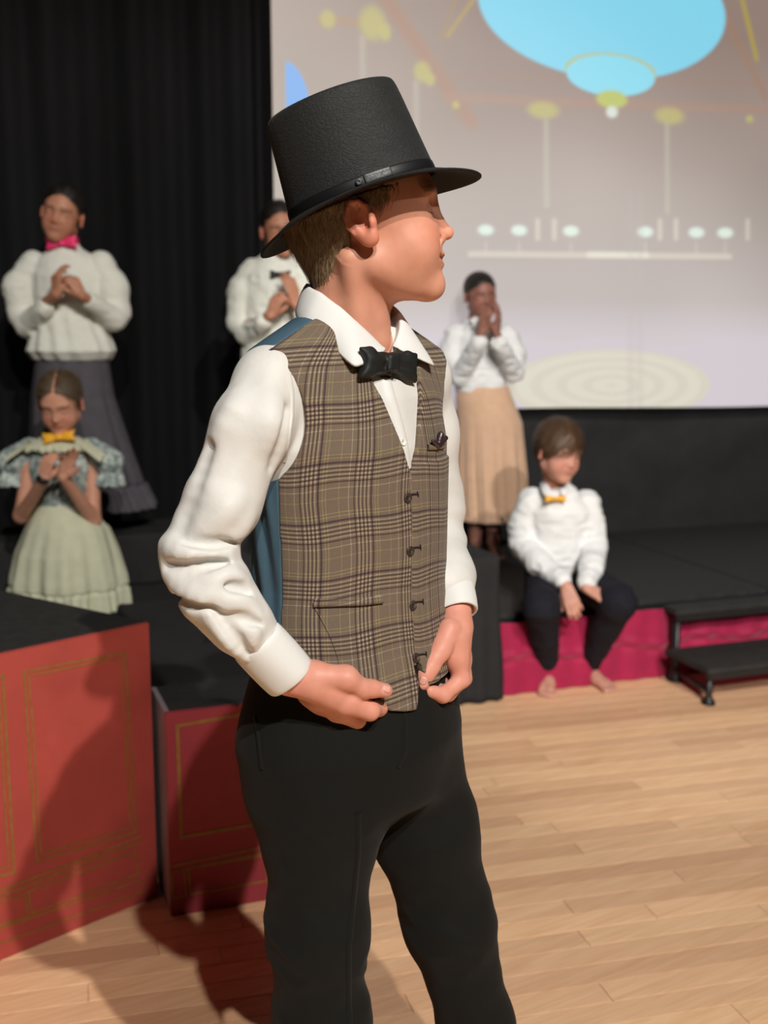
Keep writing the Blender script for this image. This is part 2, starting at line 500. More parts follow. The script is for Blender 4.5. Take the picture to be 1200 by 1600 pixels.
# joint-coloured bed under the strips, then the strips one by one
rng = random.Random(7)
PW, PT = 0.0675, 0.011
plank_mesh = []
for L in (0.45, 0.62, 0.8, 1.0, 1.25):
    bm = bmesh.new()
    g = 0.0006; c = 0.0010
    x0, x1, y0, y1 = g, L - g, g, PW - g
    lo_ = [bm.verts.new(v) for v in ((x0, y0, -PT), (x1, y0, -PT), (x1, y1, -PT), (x0, y1, -PT))]
    mi_ = [bm.verts.new(v) for v in ((x0, y0, -c * 0.6), (x1, y0, -c * 0.6), (x1, y1, -c * 0.6), (x0, y1, -c * 0.6))]
    hi_ = [bm.verts.new(v) for v in ((x0 + c, y0 + c, 0), (x1 - c, y0 + c, 0), (x1 - c, y1 - c, 0), (x0 + c, y1 - c, 0))]
    for i in range(4):
        j = (i + 1) % 4
        bm.faces.new((lo_[i], lo_[j], mi_[j], mi_[i])); bm.faces.new((mi_[i], mi_[j], hi_[j], hi_[i]))
    bm.faces.new(hi_)
    me = bpy.data.meshes.new('plank'); bm.to_mesh(me); bm.free(); me.materials.append(M_WOOD)
    plank_mesh.append((L, me))
cf, sf = math.cos(FA), math.sin(FA)
def in_view(x, y):
    """floor point roughly inside the visible floor area"""
    if y < 1.95 or y > 4.35: return False
    px = 600 + F_PX * x / (y * CT + CAM_H * ST)
    return -140 < px < 1330
npl = 0
row = 0
v = 0.9
while v < 4.6:
    u = -2.0 + rng.random() * 0.8
    while u < 3.2:
        L, me = plank_mesh[rng.randrange(5)]
        hit = False
        for k in range(6):
            uu = u + L * k / 5; vv = v + PW / 2
            if in_view(uu * cf - vv * sf, uu * sf + vv * cf): hit = True
        if hit and npl < 298:
            o = bpy.data.objects.new('plank', me); COL.objects.link(o); o.parent = floor
            o.location = (u, v, 0); npl += 1
        u += L
    v += PW

# backdrop: projection screen, its black skirt, black curtains
TS = 1.22
SCR_Z0 = 0.925
scr_hit = vplane(SW(0, TS), E1)
def screen_picture(s, z):
    """flat picture thrown on the screen, in screen metres (s along, z up)"""
    def S(x, y): return scr_hit(x, y)
    n = len(s)
    top = np.array(srgb(162, 143, 134)); mid = np.array(srgb(172, 160, 152)); low = np.array(srgb(186, 176, 180)); left = np.array(srgb(196, 186, 172))
    zt = (z - 0.9) / 2.1
    w = np.clip(zt, 0, 1)[:, None]
    C = np.where(w > 0.45, mid + (top - mid) * np.clip((w - 0.45) / 0.3, 0, 1), low + (mid - low) * np.clip(w / 0.45, 0, 1))
    sl = S(600, 300)[0]
    wl = np.clip((sl + 0.5 - s) / 1.0, 0, 1)[:, None] * 0.55 * (1 - 0.5 * np.clip((w - 0.5) * 2, 0, 1))
    C = C * (1 - wl) + left * wl
    nz = vn(np.stack([s * 3, z * 3, 0 * s], 1))[:, None]; C = C * (0.95 + 0.1 * nz)
    def blend(mask, col, a=1.0):
        nonlocal C
        m = np.clip(mask, 0, 1)[:, None] * a
        C = C * (1 - m) + np.array(srgb(*col)) * m
    def ellm(cx, cy, rx, ry, soft=0.06):
        c = S(cx, cy); a = abs(S(cx + rx, cy)[0] - S(cx - rx, cy)[0]) / 2; b = abs(S(cx, cy - ry)[1] - S(cx, cy + ry)[1]) / 2
        r = np.sqrt(((s - c[0]) / a) ** 2 + ((z - c[1]) / b) ** 2)
        return (1 - r) / soft + 0.5, r
    def seg(x0, y0, x1, y1, wpx, soft=0.5):
        a = np.array(S(x0, y0)); b = np.array(S(x1, y1)); p = np.stack([s, z], 1)
        ww = wpx / 335.0
        h = np.clip(((p - a) @ (b - a)) / ((b - a) @ (b - a)), 0, 1)
        d = np.linalg.norm(p - a - h[:, None] * (b - a), axis=1)
        return (ww / 2 - d) / (ww * soft) + 0.5
    # brown beams, arches and ceiling of the painted hall
    m = np.clip((z - S(900, 95)[1]) * 6, 0, 1) * np.clip((s - S(690, 90)[0]) * 3, 0, 1); blend(m, (150, 128, 118), 0.55)
    blend(seg(590, -20, 735, 190, 22), (176, 140, 120), 0.85)
    blend(seg(700, 152, 1200, 172, 13), (178, 146, 130), 0.8)
    blend(seg(700, 118, 1200, 132, 8), (168, 140, 128), 0.5)
    blend(seg(500, 30, 590, 38, 10), (182, 150, 120), 0.8)
    blend(seg(760, -30, 700, 55, 7), (190, 168, 100), 0.7)
    blend(seg(722, -30, 690, 60, 6), (180, 150, 110), 0.5)
    blend(seg(1155, -20, 1182, 92, 8), (190, 170, 70), 0.8)
    blend(seg(1130, 20, 1195, 150, 14), (170, 134, 110), 0.5)
    for (x, y, rx, ry) in ((582, 36, 20, 26), (602, 50, 9, 14), (660, 112, 13, 16), (672, 124, 8, 10), (849, 172, 24, 13), (1046, 181, 22, 13), (1171, 186, 6, 6), (712, 164, 6, 6), (512, 30, 12, 14)):
        e, _ = ellm(x, y, rx, ry, 0.6); blend(e, (198, 190, 120), 0.85)
    for (x, y0, y1) in ((566, 60, 150), (650, 130, 230), (853, 190, 320), (1042, 196, 330), (968, 20, 20)):
        blend(seg(x, y0, x + 1, y1, 9), (192, 186, 168), 0.6)
    # window at the left
    c = S(447, 190); a = abs(S(487, 190)[0] - c[0]); b = S(447, 96)[1] - c[1]
    r = np.sqrt(((s - c[0]) / a) ** 2 + ((z - c[1]) / b) ** 2); blend(((1 - r) / 0.06 + .5) * (s > c[0]) * (z > c[1]), (118, 178, 245))
    # hanging glass bowl lamp
    e, _ = ellm(948, 12, 193, 113, 0.02); blend(e, (140, 226, 252))
    e, _ = ellm(955, 112, 71, 29, 0.06); blend(e, (200, 200, 120))
    e, _ = ellm(955, 118, 69, 32, 0.04); blend(e, (146, 232, 253))
    e, _ = ellm(956, 155, 24, 14, 0.3); blend(e, (196, 205, 110))
    e, _ = ellm(956, 175, 9, 9, 0.5); blend(e, (225, 235, 225))
    # wall lamps, candles and gallery ledge
    for x in (759, 811, 892, 1008, 1088, 1133):
        e, _ = ellm(x, 361 + (x - 900) * 0.012, 12, 8, 0.5); blend(e, (222, 240, 226), 0.95)
        blend(seg(x, 380, x, 398, 5), (196, 186, 172), 0.6)
    for x in (840, 866, 1031, 1056, 1168):
        blend(seg(x, 345, x, 372, 8), (212, 206, 186), 0.75)
    blend(seg(735, 397, 1140, 401, 9), (212, 202, 186), 0.8); blend(seg(920, 398, 1010, 399, 9), (226, 226, 206), 0.8)
    blend(seg(735, 404, 1140, 408, 3), (165, 150, 140), 0.6)
    # floor with ringed rosette
    zf = S(955, 500)[1]
    blend(np.clip((zf - z) * 5 + 0.5, 0, 1), (206, 198, 208), 0.7)
    for (x, y, rx) in ((870, 530, 40), (1050, 533, 45), (955, 520, 20), (900, 512, 60), (1010, 512, 60)):
        e, _ = ellm(x, y, rx, 5, 0.8); blend(e, (196, 184, 186), 0.5)
    e, r = ellm(955, 603, 158, 56, 0.03); blend(e, (214, 208, 188), 0.95)
    ring = 0.5 + 0.5 * np.cos(r * 26); blend(np.clip(e, 0, 1) * (ring > 0.6), (200, 193, 174), 0.6)
    # faint vertical cloth seams
    for x in (985, 1000):
        blend(seg(x, 300, x, 640, 9, 1.2), (178, 168, 166), 0.35)
    return C
nS, nZ = 520, 430
s_ = np.linspace(-0.50, 2.6, nS); z_ = np.linspace(SCR_Z0, 3.4, nZ)
Sg, Zg = np.meshgrid(s_, z_)
ripple = 0.004 * np.sin(Sg * 9) * np.clip((1.4 - Zg), 0, 1)
Zs = Zg + 0.012 * np.sin(Sg * 2.1 + 0.4) * np.clip((1.6 - Zg) / 0.7, 0, 1)
Vs = SO[None] + Sg.ravel()[:, None] * E1 + (TS + ripple.ravel())[:, None] * E2 + Zs.ravel()[:, None] * EZ
ii = np.arange(nS * nZ).reshape(nZ, nS)
Qs_ = np.stack([ii[:-1, :-1], ii[:-1, 1:], ii[1:, 1:], ii[1:, :-1]], -1).reshape(-1, 4)
k = NT('projected_picture_screen'); a_ = k.n('ShaderNodeAttribute', attribute_name='Col')
k.l(a_.outputs['Color'], k.b.inputs['Emission Color']); k.b.inputs['Emission Strength'].default_value = 0.84
k.b.inputs['Base Color'].default_value = (0.20, 0.20, 0.205, 1); k.b.inputs['Roughness'].default_value = 0.9
k.b.inputs['Specular IOR Level'].default_value = 0.1
scr = mesh_np('projection_screen', Vs, Qs_, k.m, None, True, cols=screen_picture(Sg.ravel(), Zg.ravel()))
md = scr.modifiers.new('t', 'SOLIDIFY'); md.thickness = 0.004; md.offset = -1
tag(scr, 'big white projection screen showing a grand hall with a glowing blue glass bowl lamp', 'screen')

def curtain(name, s0, s1, t, z0, z1, n, seed, depth=0.05, label='', swag=False, m=M_CURTAIN, kind=None, pitch=0.16):
    r = random.Random(seed); xs = np.linspace(s0, s1, n); rows = []
    ph = [r.random() * 6 for _ in range(4)]
    for z in np.linspace(z0, z1, 26):
        d = depth * (np.sin(xs * 2 * np.pi / pitch + ph[0] + 0.8 * np.sin(xs * 5 + ph[1])) * 0.6 + 0.4 * np.sin(xs * 2 * np.pi / (pitch * 2.3) + ph[2] + 0.3 * z))
        if swag:
            d = d + 0.012 * np.sin(z * 14 - 1.6 * np.abs(xs - 0.9) * 3 + ph[3]) * np.exp(-((z - 0.72) / 0.2) ** 2)
        rows.append(SO[None] + xs[:, None] * E1 + (t + d)[:, None] * E2 + z * EZ)
    o = sheet(name, rows, m, None, 0.004, 1)
    return tag(o, label, 'curtain')
curtain('stage_curtain', -3.4, -0.46, 1.62, 0.0, 3.6, 300, 3, 0.045, 'tall black pleated curtain hanging behind the children on the left')
curtain('stage_curtain', -0.47, 3.2, 1.36, 0.0, 1.05, 240, 5, 0.010, 'low black cloth drape hanging below the projection screen', True, M_BLACKCLOTH, pitch=0.9)

# hall shell (dark, mostly out of the light)
M_WALL = mat('black_hall_paint', (0.02, 0.02, 0.022), 0.9, 0.2, 4, 0.1, 0.1)
def wall(name, a, b, z0=-0.012, z1=6.2):
    a = np.array([*a, 0.0]); b = np.array([*b, 0.0]); e = b - a; n = np.cross(e, EZ); n = n / np.linalg.norm(n) * 0.1
    return tag(obox(name, a + EZ * z0, e, n, EZ * (z1 - z0), M_WALL), kind='structure')
A_ = SW(-3.6, 1.9)[:2]; B_ = SW(3.9, 1.9)[:2]; C_ = SW(3.9, -12)[:2]; D_ = SW(-3.6, -12)[:2]
wall('wall_back', B_, A_); wall('wall_right', C_, B_); wall('wall_left', A_, D_); wall('wall_front', D_, C_)
tag(prism('ceiling', [A_, B_, C_, D_], 6.2, 6.3, M_WALL), kind='structure')

# stage decks, 0.3 m high
cuts = [-2.7, -1.3, -0.03, 1.16, 2.5]
labs = ['black stage deck at the far left, behind the red painted box', 'black stage deck under the kneeling girl in the green dress',
        'black stage deck under the child in the peach skirt', 'black stage deck at the right behind the steps']
for i in range(4):
    a, b = cuts[i] + 0.004, cuts[i + 1] - 0.004
    dk = empty('stage_deck', tuple(SW((a + b) / 2, 0.6)), labs[i], 'stage deck', 'stage decks')
    t0 = 0.20 if i < 2 else 0.0
    obox('deck_top', SW(a, t0, 0.278), E1 * (b - a), E2 * (1.30 - t0), EZ * 0.022, M_DECK, dk, 0.003)
    obox('edge_frame', SW(a, t0 + 0.012, 0.215), E1 * (b - a), E2 * (1.27 - t0), EZ * 0.062, M_BLACKMETAL, dk, 0.002)
    for sa in (a + 0.05, b - 0.1):
        for tb in (t0 + 0.06, 1.18):
            obox('leg', SW(sa, tb, 0.0), E1 * 0.05, E2 * 0.05, EZ * 0.214, M_BLACKMETAL, dk)
# magenta skirt around the stage front, gathered along its middle
def skirt(s0, s1, tfun, name, label):
    xs = np.linspace(s0, s1, 150); rows = []
    for z in np.linspace(0.002, 0.272, 26):
        d = 0.010 * np.sin(xs * 24 + 0.6 * np.sin(xs * 7)) * (0.4 + z * 2) + 0.006 * np.sin(xs * 61)
        ruche = 0.012 * np.exp(-((z - 0.145 - 0.012 * np.sin(xs * 17)) / 0.012) ** 2) - 0.010 * np.exp(-((z - 0.125 - 0.012 * np.sin(xs * 17)) / 0.010) ** 2)
        t = tfun(xs) - 0.03 - d - ruche
        rows.append(SO[None] + xs[:, None] * E1 + t[:, None] * E2 + z * EZ)
    return tag(sheet(name, rows, M_MAGENTA, None, 0.003, 1), label, 'stage skirt')
skirt(-0.02, 2.45, lambda x: 0 * x, 'stage_skirt', 'magenta cloth skirt along the stage front behind the seated boy')

# black-draped block with the child's feet above it
def draped_block(name, s0, s1, t0, t1, h, label, seed=1, zb=0.0):
    """cloth-covered rostrum: rounded box with sagging folds and a spread hem"""
    r = random.Random(seed); n = 220
    per = []
    W, D = s1 - s0, t1 - t0
    tot = 2 * (W + D)
    for i in range(n):
        d = i / n * tot
        if d < W: per.append((s0 + d, t0, 0, -1))
        elif d < W + D: per.append((s1, t0 + d - W, 1, 0))
        elif d < 2 * W + D: per.append((s1 - (d - W - D), t1, 0, 1))
        else: per.append((s0, t1 - (d - 2 * W - D), -1, 0))
    per = np.array(per); rows = []
    ph = r.random() * 6
    dd = np.arange(n) / n * tot
    c = np.array([(s0 + s1) / 2, (t0 + t1) / 2])
    for z in np.linspace(zb + 0.004, h - 0.01, 22):
        k_ = 1 - (z - zb) / (h - zb)
        off = 0.012 * k_ + 0.010 * k_ * np.sin(dd * 2 * np.pi / (tot / 26) + ph + 2 * np.sin(dd * 3)) + 0.006 * np.sin(dd * 9 + z * 11 + ph)
        rows.append(np.stack([per[:, 0] + per[:, 2] * off, per[:, 1] + per[:, 3] * off, np.full(n, z)], 1))
    rows.append(np.stack([per[:, 0] - per[:, 2] * 0.004, per[:, 1] - per[:, 3] * 0.004, np.full(n, h - 0.002)], 1))
    rows.append(np.stack([per[:, 0] - per[:, 2] * 0.012, per[:, 1] - per[:, 3] * 0.012, np.full(n, h)], 1))
    for f in (0.9, 0.6, 0.3, 0.02):
        zz = h + 0.003 * np.sin(per[:, 0] * 13 + per[:, 1] * 9) * (1 - f)
        rows.append(np.stack([c[0] + (per[:, 0] - c[0]) * f, c[1] + (per[:, 1] - c[1]) * f, zz], 1))
    R_ = np.array(rows)
    Wd = SO + R_[..., 0:1] * E1 + R_[..., 1:2] * E2 + R_[..., 2:3] * EZ
    return tag(sheet(name, Wd, M_BLACKCLOTH, None, 0.004, 0, closed=True), label, 'block')

draped_block('draped_block', -0.86, -0.044, -0.064, 0.180, 0.525, 'black cloth-draped block standing between the boy in the top hat and the magenta skirt', 2)
draped_block('draped_block', -1.36, -0.96, -0.95, -0.09, 0.470, 'black cloth-draped platform right behind the small red panelled box', 4)
draped_block('draped_block', -2.3, -0.35, 0.93, 1.29, 0.50, 'long black-draped rear platform carrying the two standing children on the left', 6, 0.3)

# red painted boxes with gold lining
def outline(panel, hit, quad, w, nrm, A, e, name='gold_line', closed=True):
    """painted gold line through pixels of the photo measured onto the panel plane"""
    pts = [np.array(hit(*p)) for p in quad]
    A = np.array([A[0], A[1], 0.0]); e3 = np.array([e[0], e[1], 0.0]); n3 = np.array([nrm[0], nrm[1], 0.0])
    bm = bmesh.new()
    m = len(pts)
    for i in range(m if closed else m - 1):
        a, b = pts[i], pts[(i + 1) % m]; d = (b - a) / np.linalg.norm(b - a); q = np.array([-d[1], d[0]])
        a = a - d * w / 2; b = b + d * w / 2
        cs = [a - q * w / 2, b - q * w / 2, b + q * w / 2, a + q * w / 2]
        lo = [bm.verts.new(A + e3 * c[0] + EZ * c[1] + n3 * 0.0002) for c in cs]
        hi = [bm.verts.new(A + e3 * c[0] + EZ * c[1] + n3 * (0.0012 + 0.0001 * (i % 2))) for c in cs]
        bm.faces.new(hi)
        for j in range(4): bm.faces.new((lo[j], lo[(j + 1) % 4], hi[(j + 1) % 4], hi[j]))
    return bm_obj(name, bm, M_GOLD, panel)
A1 = np.array([-0.531, 2.529]); e_1 = np.array([-0.707, -0.707]); n_1 = np.array([0.707, -0.707])
B1 = A1 + e_1 * 1.0; D1 = A1 + np.array([-0.81, 0.585]) * 0.9; C1 = B1 + np.array([-0.81, 0.585]) * 0.9
H1 = 0.662
boxa = empty('red_rostrum_box', (float(A1[0] - 0.6), float(A1[1] - 0.1), 0), 'large brick-red painted box with gold-lined panels and a black top at far left', 'box')
prism('painted_panel', [A1, B1, B1 - n_1 * 0.014, A1 - n_1 * 0.014], 0.0, H1, M_RED, boxa, 0.0015)
prism('box_body', [A1 - n_1 * 0.0145 + e_1 * 0.004, B1 - n_1 * 0.0145, C1, D1], 0.0, H1 - 0.02, M_BLACKCLOTH, boxa)
prism('box_top', [A1 - n_1 * 0.0145 + e_1 * 0.001, B1 - n_1 * 0.0145, C1, D1], H1 - 0.0195, H1 + 0.001, M_DECK, boxa, 0.002)
h1 = vplane(A1, e_1)
outline(boxa, h1, [(37, 1050), (196, 1019), (212, 1300), (57, 1346)], 0.0045, n_1, A1, e_1)
outline(boxa, h1, [(45, 1056), (189, 1028), (204, 1293), (64, 1334)], 0.0035, n_1, A1, e_1)
outline(boxa, h1, [(-160, 1090), (4, 1055), (22, 1363), (-150, 1410)], 0.0055, n_1, A1, e_1)
outline(boxa, h1, [(-152, 1098), (-3, 1066), (13, 1354), (-140, 1398)], 0.0035, n_1, A1, e_1)
for y0, y1 in ((1391, 1308), (1400, 1316)):
    outline(boxa, h1, [(0, y0), (218, y1)], 0.0045, n_1, A1, e_1, closed=False)
outline(boxa, h1, [(-100, 1440), (38, 1397), (44, 1432), (-100, 1475)], 0.004, n_1, A1, e_1)
outline(boxa, h1, [(44, 1393), (212, 1331), (216, 1366), (50, 1427)], 0.004, n_1, A1, e_1)
for y0, y1 in ((1450, 1374), (1474, 1392)):
    outline(boxa, h1, [(0, y0), (226, y1)], 0.0035, n_1, A1, e_1, closed=False)

A2 = np.array([-0.482, 2.431]); e_2 = E1[:2]; n_2 = -E2[:2]
H2 = 0.483; W2 = 0.42
boxb = empty('red_rostrum_box', (float(A2[0] + 0.2), float(A2[1] + 0.15), 0), 'smaller dark red box with gold-lined panel and grey side, beside the large one', 'box')
A2w = A2; R2 = A2 + e_2 * W2
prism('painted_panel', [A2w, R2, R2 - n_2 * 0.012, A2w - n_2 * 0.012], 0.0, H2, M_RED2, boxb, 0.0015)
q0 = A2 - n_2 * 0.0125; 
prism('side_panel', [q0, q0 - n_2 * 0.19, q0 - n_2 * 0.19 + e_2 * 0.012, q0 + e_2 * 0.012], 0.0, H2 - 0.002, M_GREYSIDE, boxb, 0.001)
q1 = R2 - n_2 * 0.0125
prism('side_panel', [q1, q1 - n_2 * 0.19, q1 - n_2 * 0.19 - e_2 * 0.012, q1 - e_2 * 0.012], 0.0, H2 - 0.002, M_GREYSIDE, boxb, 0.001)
prism('box_top', [q0 + e_2 * 0.0125, q1 - e_2 * 0.0125, q1 - n_2 * 0.19 - e_2 * 0.0125, q0 - n_2 * 0.19 + e_2 * 0.0125], H2 - 0.02, H2 - 0.003, M_DECK, boxb)
h2 = vplane(A2, e_2)
outline(boxb, h2, [(277, 1134), (402, 1112), (402, 1287), (283, 1308)], 0.0075, n_2, A2, e_2)
for y0, y1 in ((1353, 1321), (1362, 1330)):
    outline(boxb, h2, [(266, y0), (470, y1 - 9)], 0.005, n_2, A2, e_2, closed=False)
outline(boxb, h2, [(267, 1362), (287, 1358), (291, 1399), (270, 1403)], 0.0045, n_2, A2, e_2)
outline(boxb, h2, [(294, 1357), (415, 1336), (418, 1376), (298, 1397)], 0.0045, n_2, A2, e_2)

# black treads at the right: an upper and a lower step on legs
st = empty('stage_steps', tuple(SW(1.0, -0.25)), 'black two-tread steel steps with splayed rubber feet at the stage front', 'steps')
p0 = PZ(1056, 953, 0.285); s0, t0 = rel_ = (float((p0 - SO) @ E1), float((p0 - SO) @ E2))
up_w, up_d = 0.92, 0.26
obox('upper_tread', SW(s0, t0, 0.262), E1 * up_w, E2 * min(up_d, -0.03 - t0), EZ * 0.022, M_DECK, st, 0.003)
obox('tread_rail', SW(s0 + 0.01, t0 + 0.004, 0.236), E1 * (up_w - 0.02), E2 * 0.022, EZ * 0.0255, M_BLACKMETAL, st, 0.002)
p1 = PZ(1106, 1052, 0.125); s1, t1 = (float((p1 - SO) @ E1), float((p1 - SO) @ E2))
obox('lower_tread', SW(s1, t1, 0.118), E1 * up_w, E2 * 0.27, EZ * 0.020, M_DECK, st, 0.003)
obox('tread_rail', SW(s1 + 0.01, t1 + 0.004, 0.095), E1 * (up_w - 0.02), E2 * 0.022, EZ * 0.0225, M_BLACKMETAL, st, 0.002)
def foot_leg(s, t, ztop, lean=(0, 0)):
    a = SW(s + lean[0], t + lean[1], 0.0); b = SW(s, t, ztop)
    V, Q, T = tube_np([b, a + (b - a) * 0.28, a + (b - a) * 0.22, a + EZ * 0.012, a + EZ * 0.001], [0.0135, 0.0125, 0.013, 0.021, 0.023], 12)
    o = mesh_np('leg', V, Q, M_BLACKMETAL, st, True, T=T)
    V, Q, T = tube_np([a + EZ * 0.014, a + EZ * 0.0], [0.022, 0.025], 12)
    mesh_np('rubber_foot', V, Q, M_RIBBON, o, True, T=T)
foot_leg(s0 + 0.03, t0 + 0.03, 0.262); foot_leg(s0 + 0.03, -0.075, 0.262)
foot_leg(s0 + up_w - 0.03, t0 + 0.03, 0.262); foot_leg(s0 + up_w - 0.03, -0.075, 0.262)
foot_leg(s1 + 0.03, t1 + 0.03, 0.118); foot_leg(s1 + up_w - 0.03, t1 + 0.03, 0.118)
tube('cross_brace', [SW(s0 + 0.03, t0 + 0.03, 0.07), SW(s0 + 0.03, -0.075, 0.07)], 0.010, M_BLACKMETAL, st)
tube('cross_brace', [SW(s1 + 0.03, t1 + 0.03, 0.045), SW(s0 + 0.03, t0 + 0.03, 0.045)], 0.010, M_BLACKMETAL, st)

# ================================================================== PEOPLE: shared anatomy
def frame(fwd, up=(0, 0, 1)):
    """columns right, forward, up (world)"""
    f = np.asarray(fwd, float); f = f / np.linalg.norm(f); u = np.asarray(up, float)
    r = np.cross(f, u); r /= np.linalg.norm(r); u = np.cross(r, f)
    return np.stack([r, f, u], 1)
def rot_axis(v, axis, a):
    return np.array(Matrix.Rotation(a, 3, Vector(axis)) @ Vector(v))
def head_frame(yaw, pitch, roll):
    """yaw: heading of the face in the ground plane (radians from +X), pitch up +, roll toward own right +"""
    f = np.array([math.cos(yaw) * math.cos(pitch), math.sin(yaw) * math.cos(pitch), math.sin(pitch)])
    R = frame(f)
    if roll:
        R = np.stack([rot_axis(R[:, i], f, roll) for i in range(3)], 1)
    return R

def head_local(q, detail=True, smile=0.0):
    """head in metres, origin between the ears; x right, y forward, z up"""
    ax = np.abs(q[:, 0]); m = np.stack([ax, q[:, 1], q[:, 2]], 1)
    d = ell(q, (0, -0.008, 0.040), (0.0735, 0.091, 0.078))
    d = smin(d, ell(q, (0, 0.030, 0.000), (0.0615, 0.060, 0.070)), 0.03)
    d = smin(d, ell(q, (0, 0.030, -0.045), (0.050, 0.050, 0.050)), 0.03)
    d = smin(d, cone(m, (0.050, 0.000, -0.052), (0.012, 0.066, -0.084), 0.016, 0.014), 0.03)
    d = smin(d, ball(m, (0.030, 0.050, -0.038), 0.030), 0.02)
    d = smin(d, ball(q, (0, 0.071, -0.084), 0.0160), 0.016)
    d = smin(d, ell(m, (0.022, 0.074, 0.026), (0.026, 0.013, 0.010)), 0.014)
    # eye sockets
    d = smax(d, -ell(m, (0.031, 0.092, 0.008), (0.017, 0.014, 0.012)), 0.014)
    # nose
    n = chain(q, [(0, 0.081, 0.012), (0, 0.090, -0.010), (0, 0.0985, -0.0225)], [0.0070, 0.0070, 0.0088], 0.006)
    n = smin(n, ell(m, (0.010, 0.087, -0.027), (0.0075, 0.010, 0.0075)), 0.006)
    d = smin(d, n, 0.010)
    d = smin(d, ell(q, (0, 0.076, -0.050), (0.026, 0.012, 0.016)), 0.010)
    d = smin(d, ell(q, (0, 0.0850, -0.0485), (0.0195, 0.0078, 0.0048)), 0.004)
    d = smin(d, ell(q, (0, 0.0822, -0.0600), (0.0170, 0.0080, 0.0050)), 0.004)
    d = smax(d, -cone(m, (0, 0.0935, -0.0545), (0.024 + 0.004 * smile, 0.082, -0.0535 + 0.006 * smile), 0.0022, 0.0022), 0.004)
    d = smax(d, -chain(m, [(0.0185, 0.0860, -0.028), (0.0290, 0.0760, -0.044), (0.0330, 0.0690, -0.060)], [0.0018, 0.0026, 0.0014], 0.003), 0.006)
    # eyeballs and lids
    d = smin(d, ball(m, (0.031, 0.0685, 0.004), 0.0125), 0.004)
    # ears
    def ear(p):
        # flat bowl turned outwards
        c = np.array((0.0745, -0.006, -0.0035)); f_ = np.array((0.90, -0.42, 0.05)); f_ /= np.linalg.norm(f_)
        e1 = np.array((0.42, 0.90, 0.0)); e1 -= f_ * (e1 @ f_); e1 /= np.linalg.norm(e1); e2 = np.cross(f_, e1)
        if e2[2] < 0: e2 = -e2
        e2 = e2 * 0.97 - e1 * 0.22; e2 /= np.linalg.norm(e2); e1 = e1 - e2 * (e1 @ e2); e1 /= np.linalg.norm(e1)
        v = p - c.astype(f32); X = v @ e1.astype(f32); Z = v @ e2.astype(f32); Y = v @ f_.astype(f32)
        l = np.stack([X, Y, Z], 1)
        o = ell(l, (0, 0.002, 0.004), (0.0180, 0.0075, 0.0250))
        o = smin(o, ell(l, (0.003, 0.0005, -0.020), (0.0105, 0.0065, 0.0095)), 0.010)
        o = smax(o, -ell(l, (0.003, 0.0105, 0.005), (0.0120, 0.0085, 0.0195)), 0.003)
        # helix rim
        th = np.linspace(-0.6, 3.9, 9)
        pts = [(0.0165 * math.cos(t) * 0.95 - 0.001, 0.006, 0.006 + 0.0210 * math.sin(t)) for t in th]
        o = smin(o, chain(l, pts, [0.0022] + [0.0030] * 7 + [0.0022], 0.002), 0.003)
        # antihelix and tragus
        o = smin(o, chain(l, [(-0.007, 0.004, 0.016), (-0.0085, 0.005, 0.002), (-0.003, 0.004, -0.011)], [0.0024, 0.003, 0.0028], 0.002), 0.003)
        o = smin(o, ball(l, (0.0125, 0.004, -0.004), 0.0045), 0.004)
        o = smax(o, -ell(l, (0.004, 0.008, -0.003), (0.006, 0.0075, 0.006)), 0.002)
        return o
    e = near(m, (0.075, -0.006, 0.0), 0.055, ear, 0.01)
    return smin(d, e, 0.006)
def head_sdf(p, O, R, s=1.0, smile=0.0):
    def f(x):
        return head_local(((x - np.asarray(O, f32)) @ R.astype(f32)) / f32(s), True, smile) * s
    return near(p, O, 0.165 * s, f, 0.035)
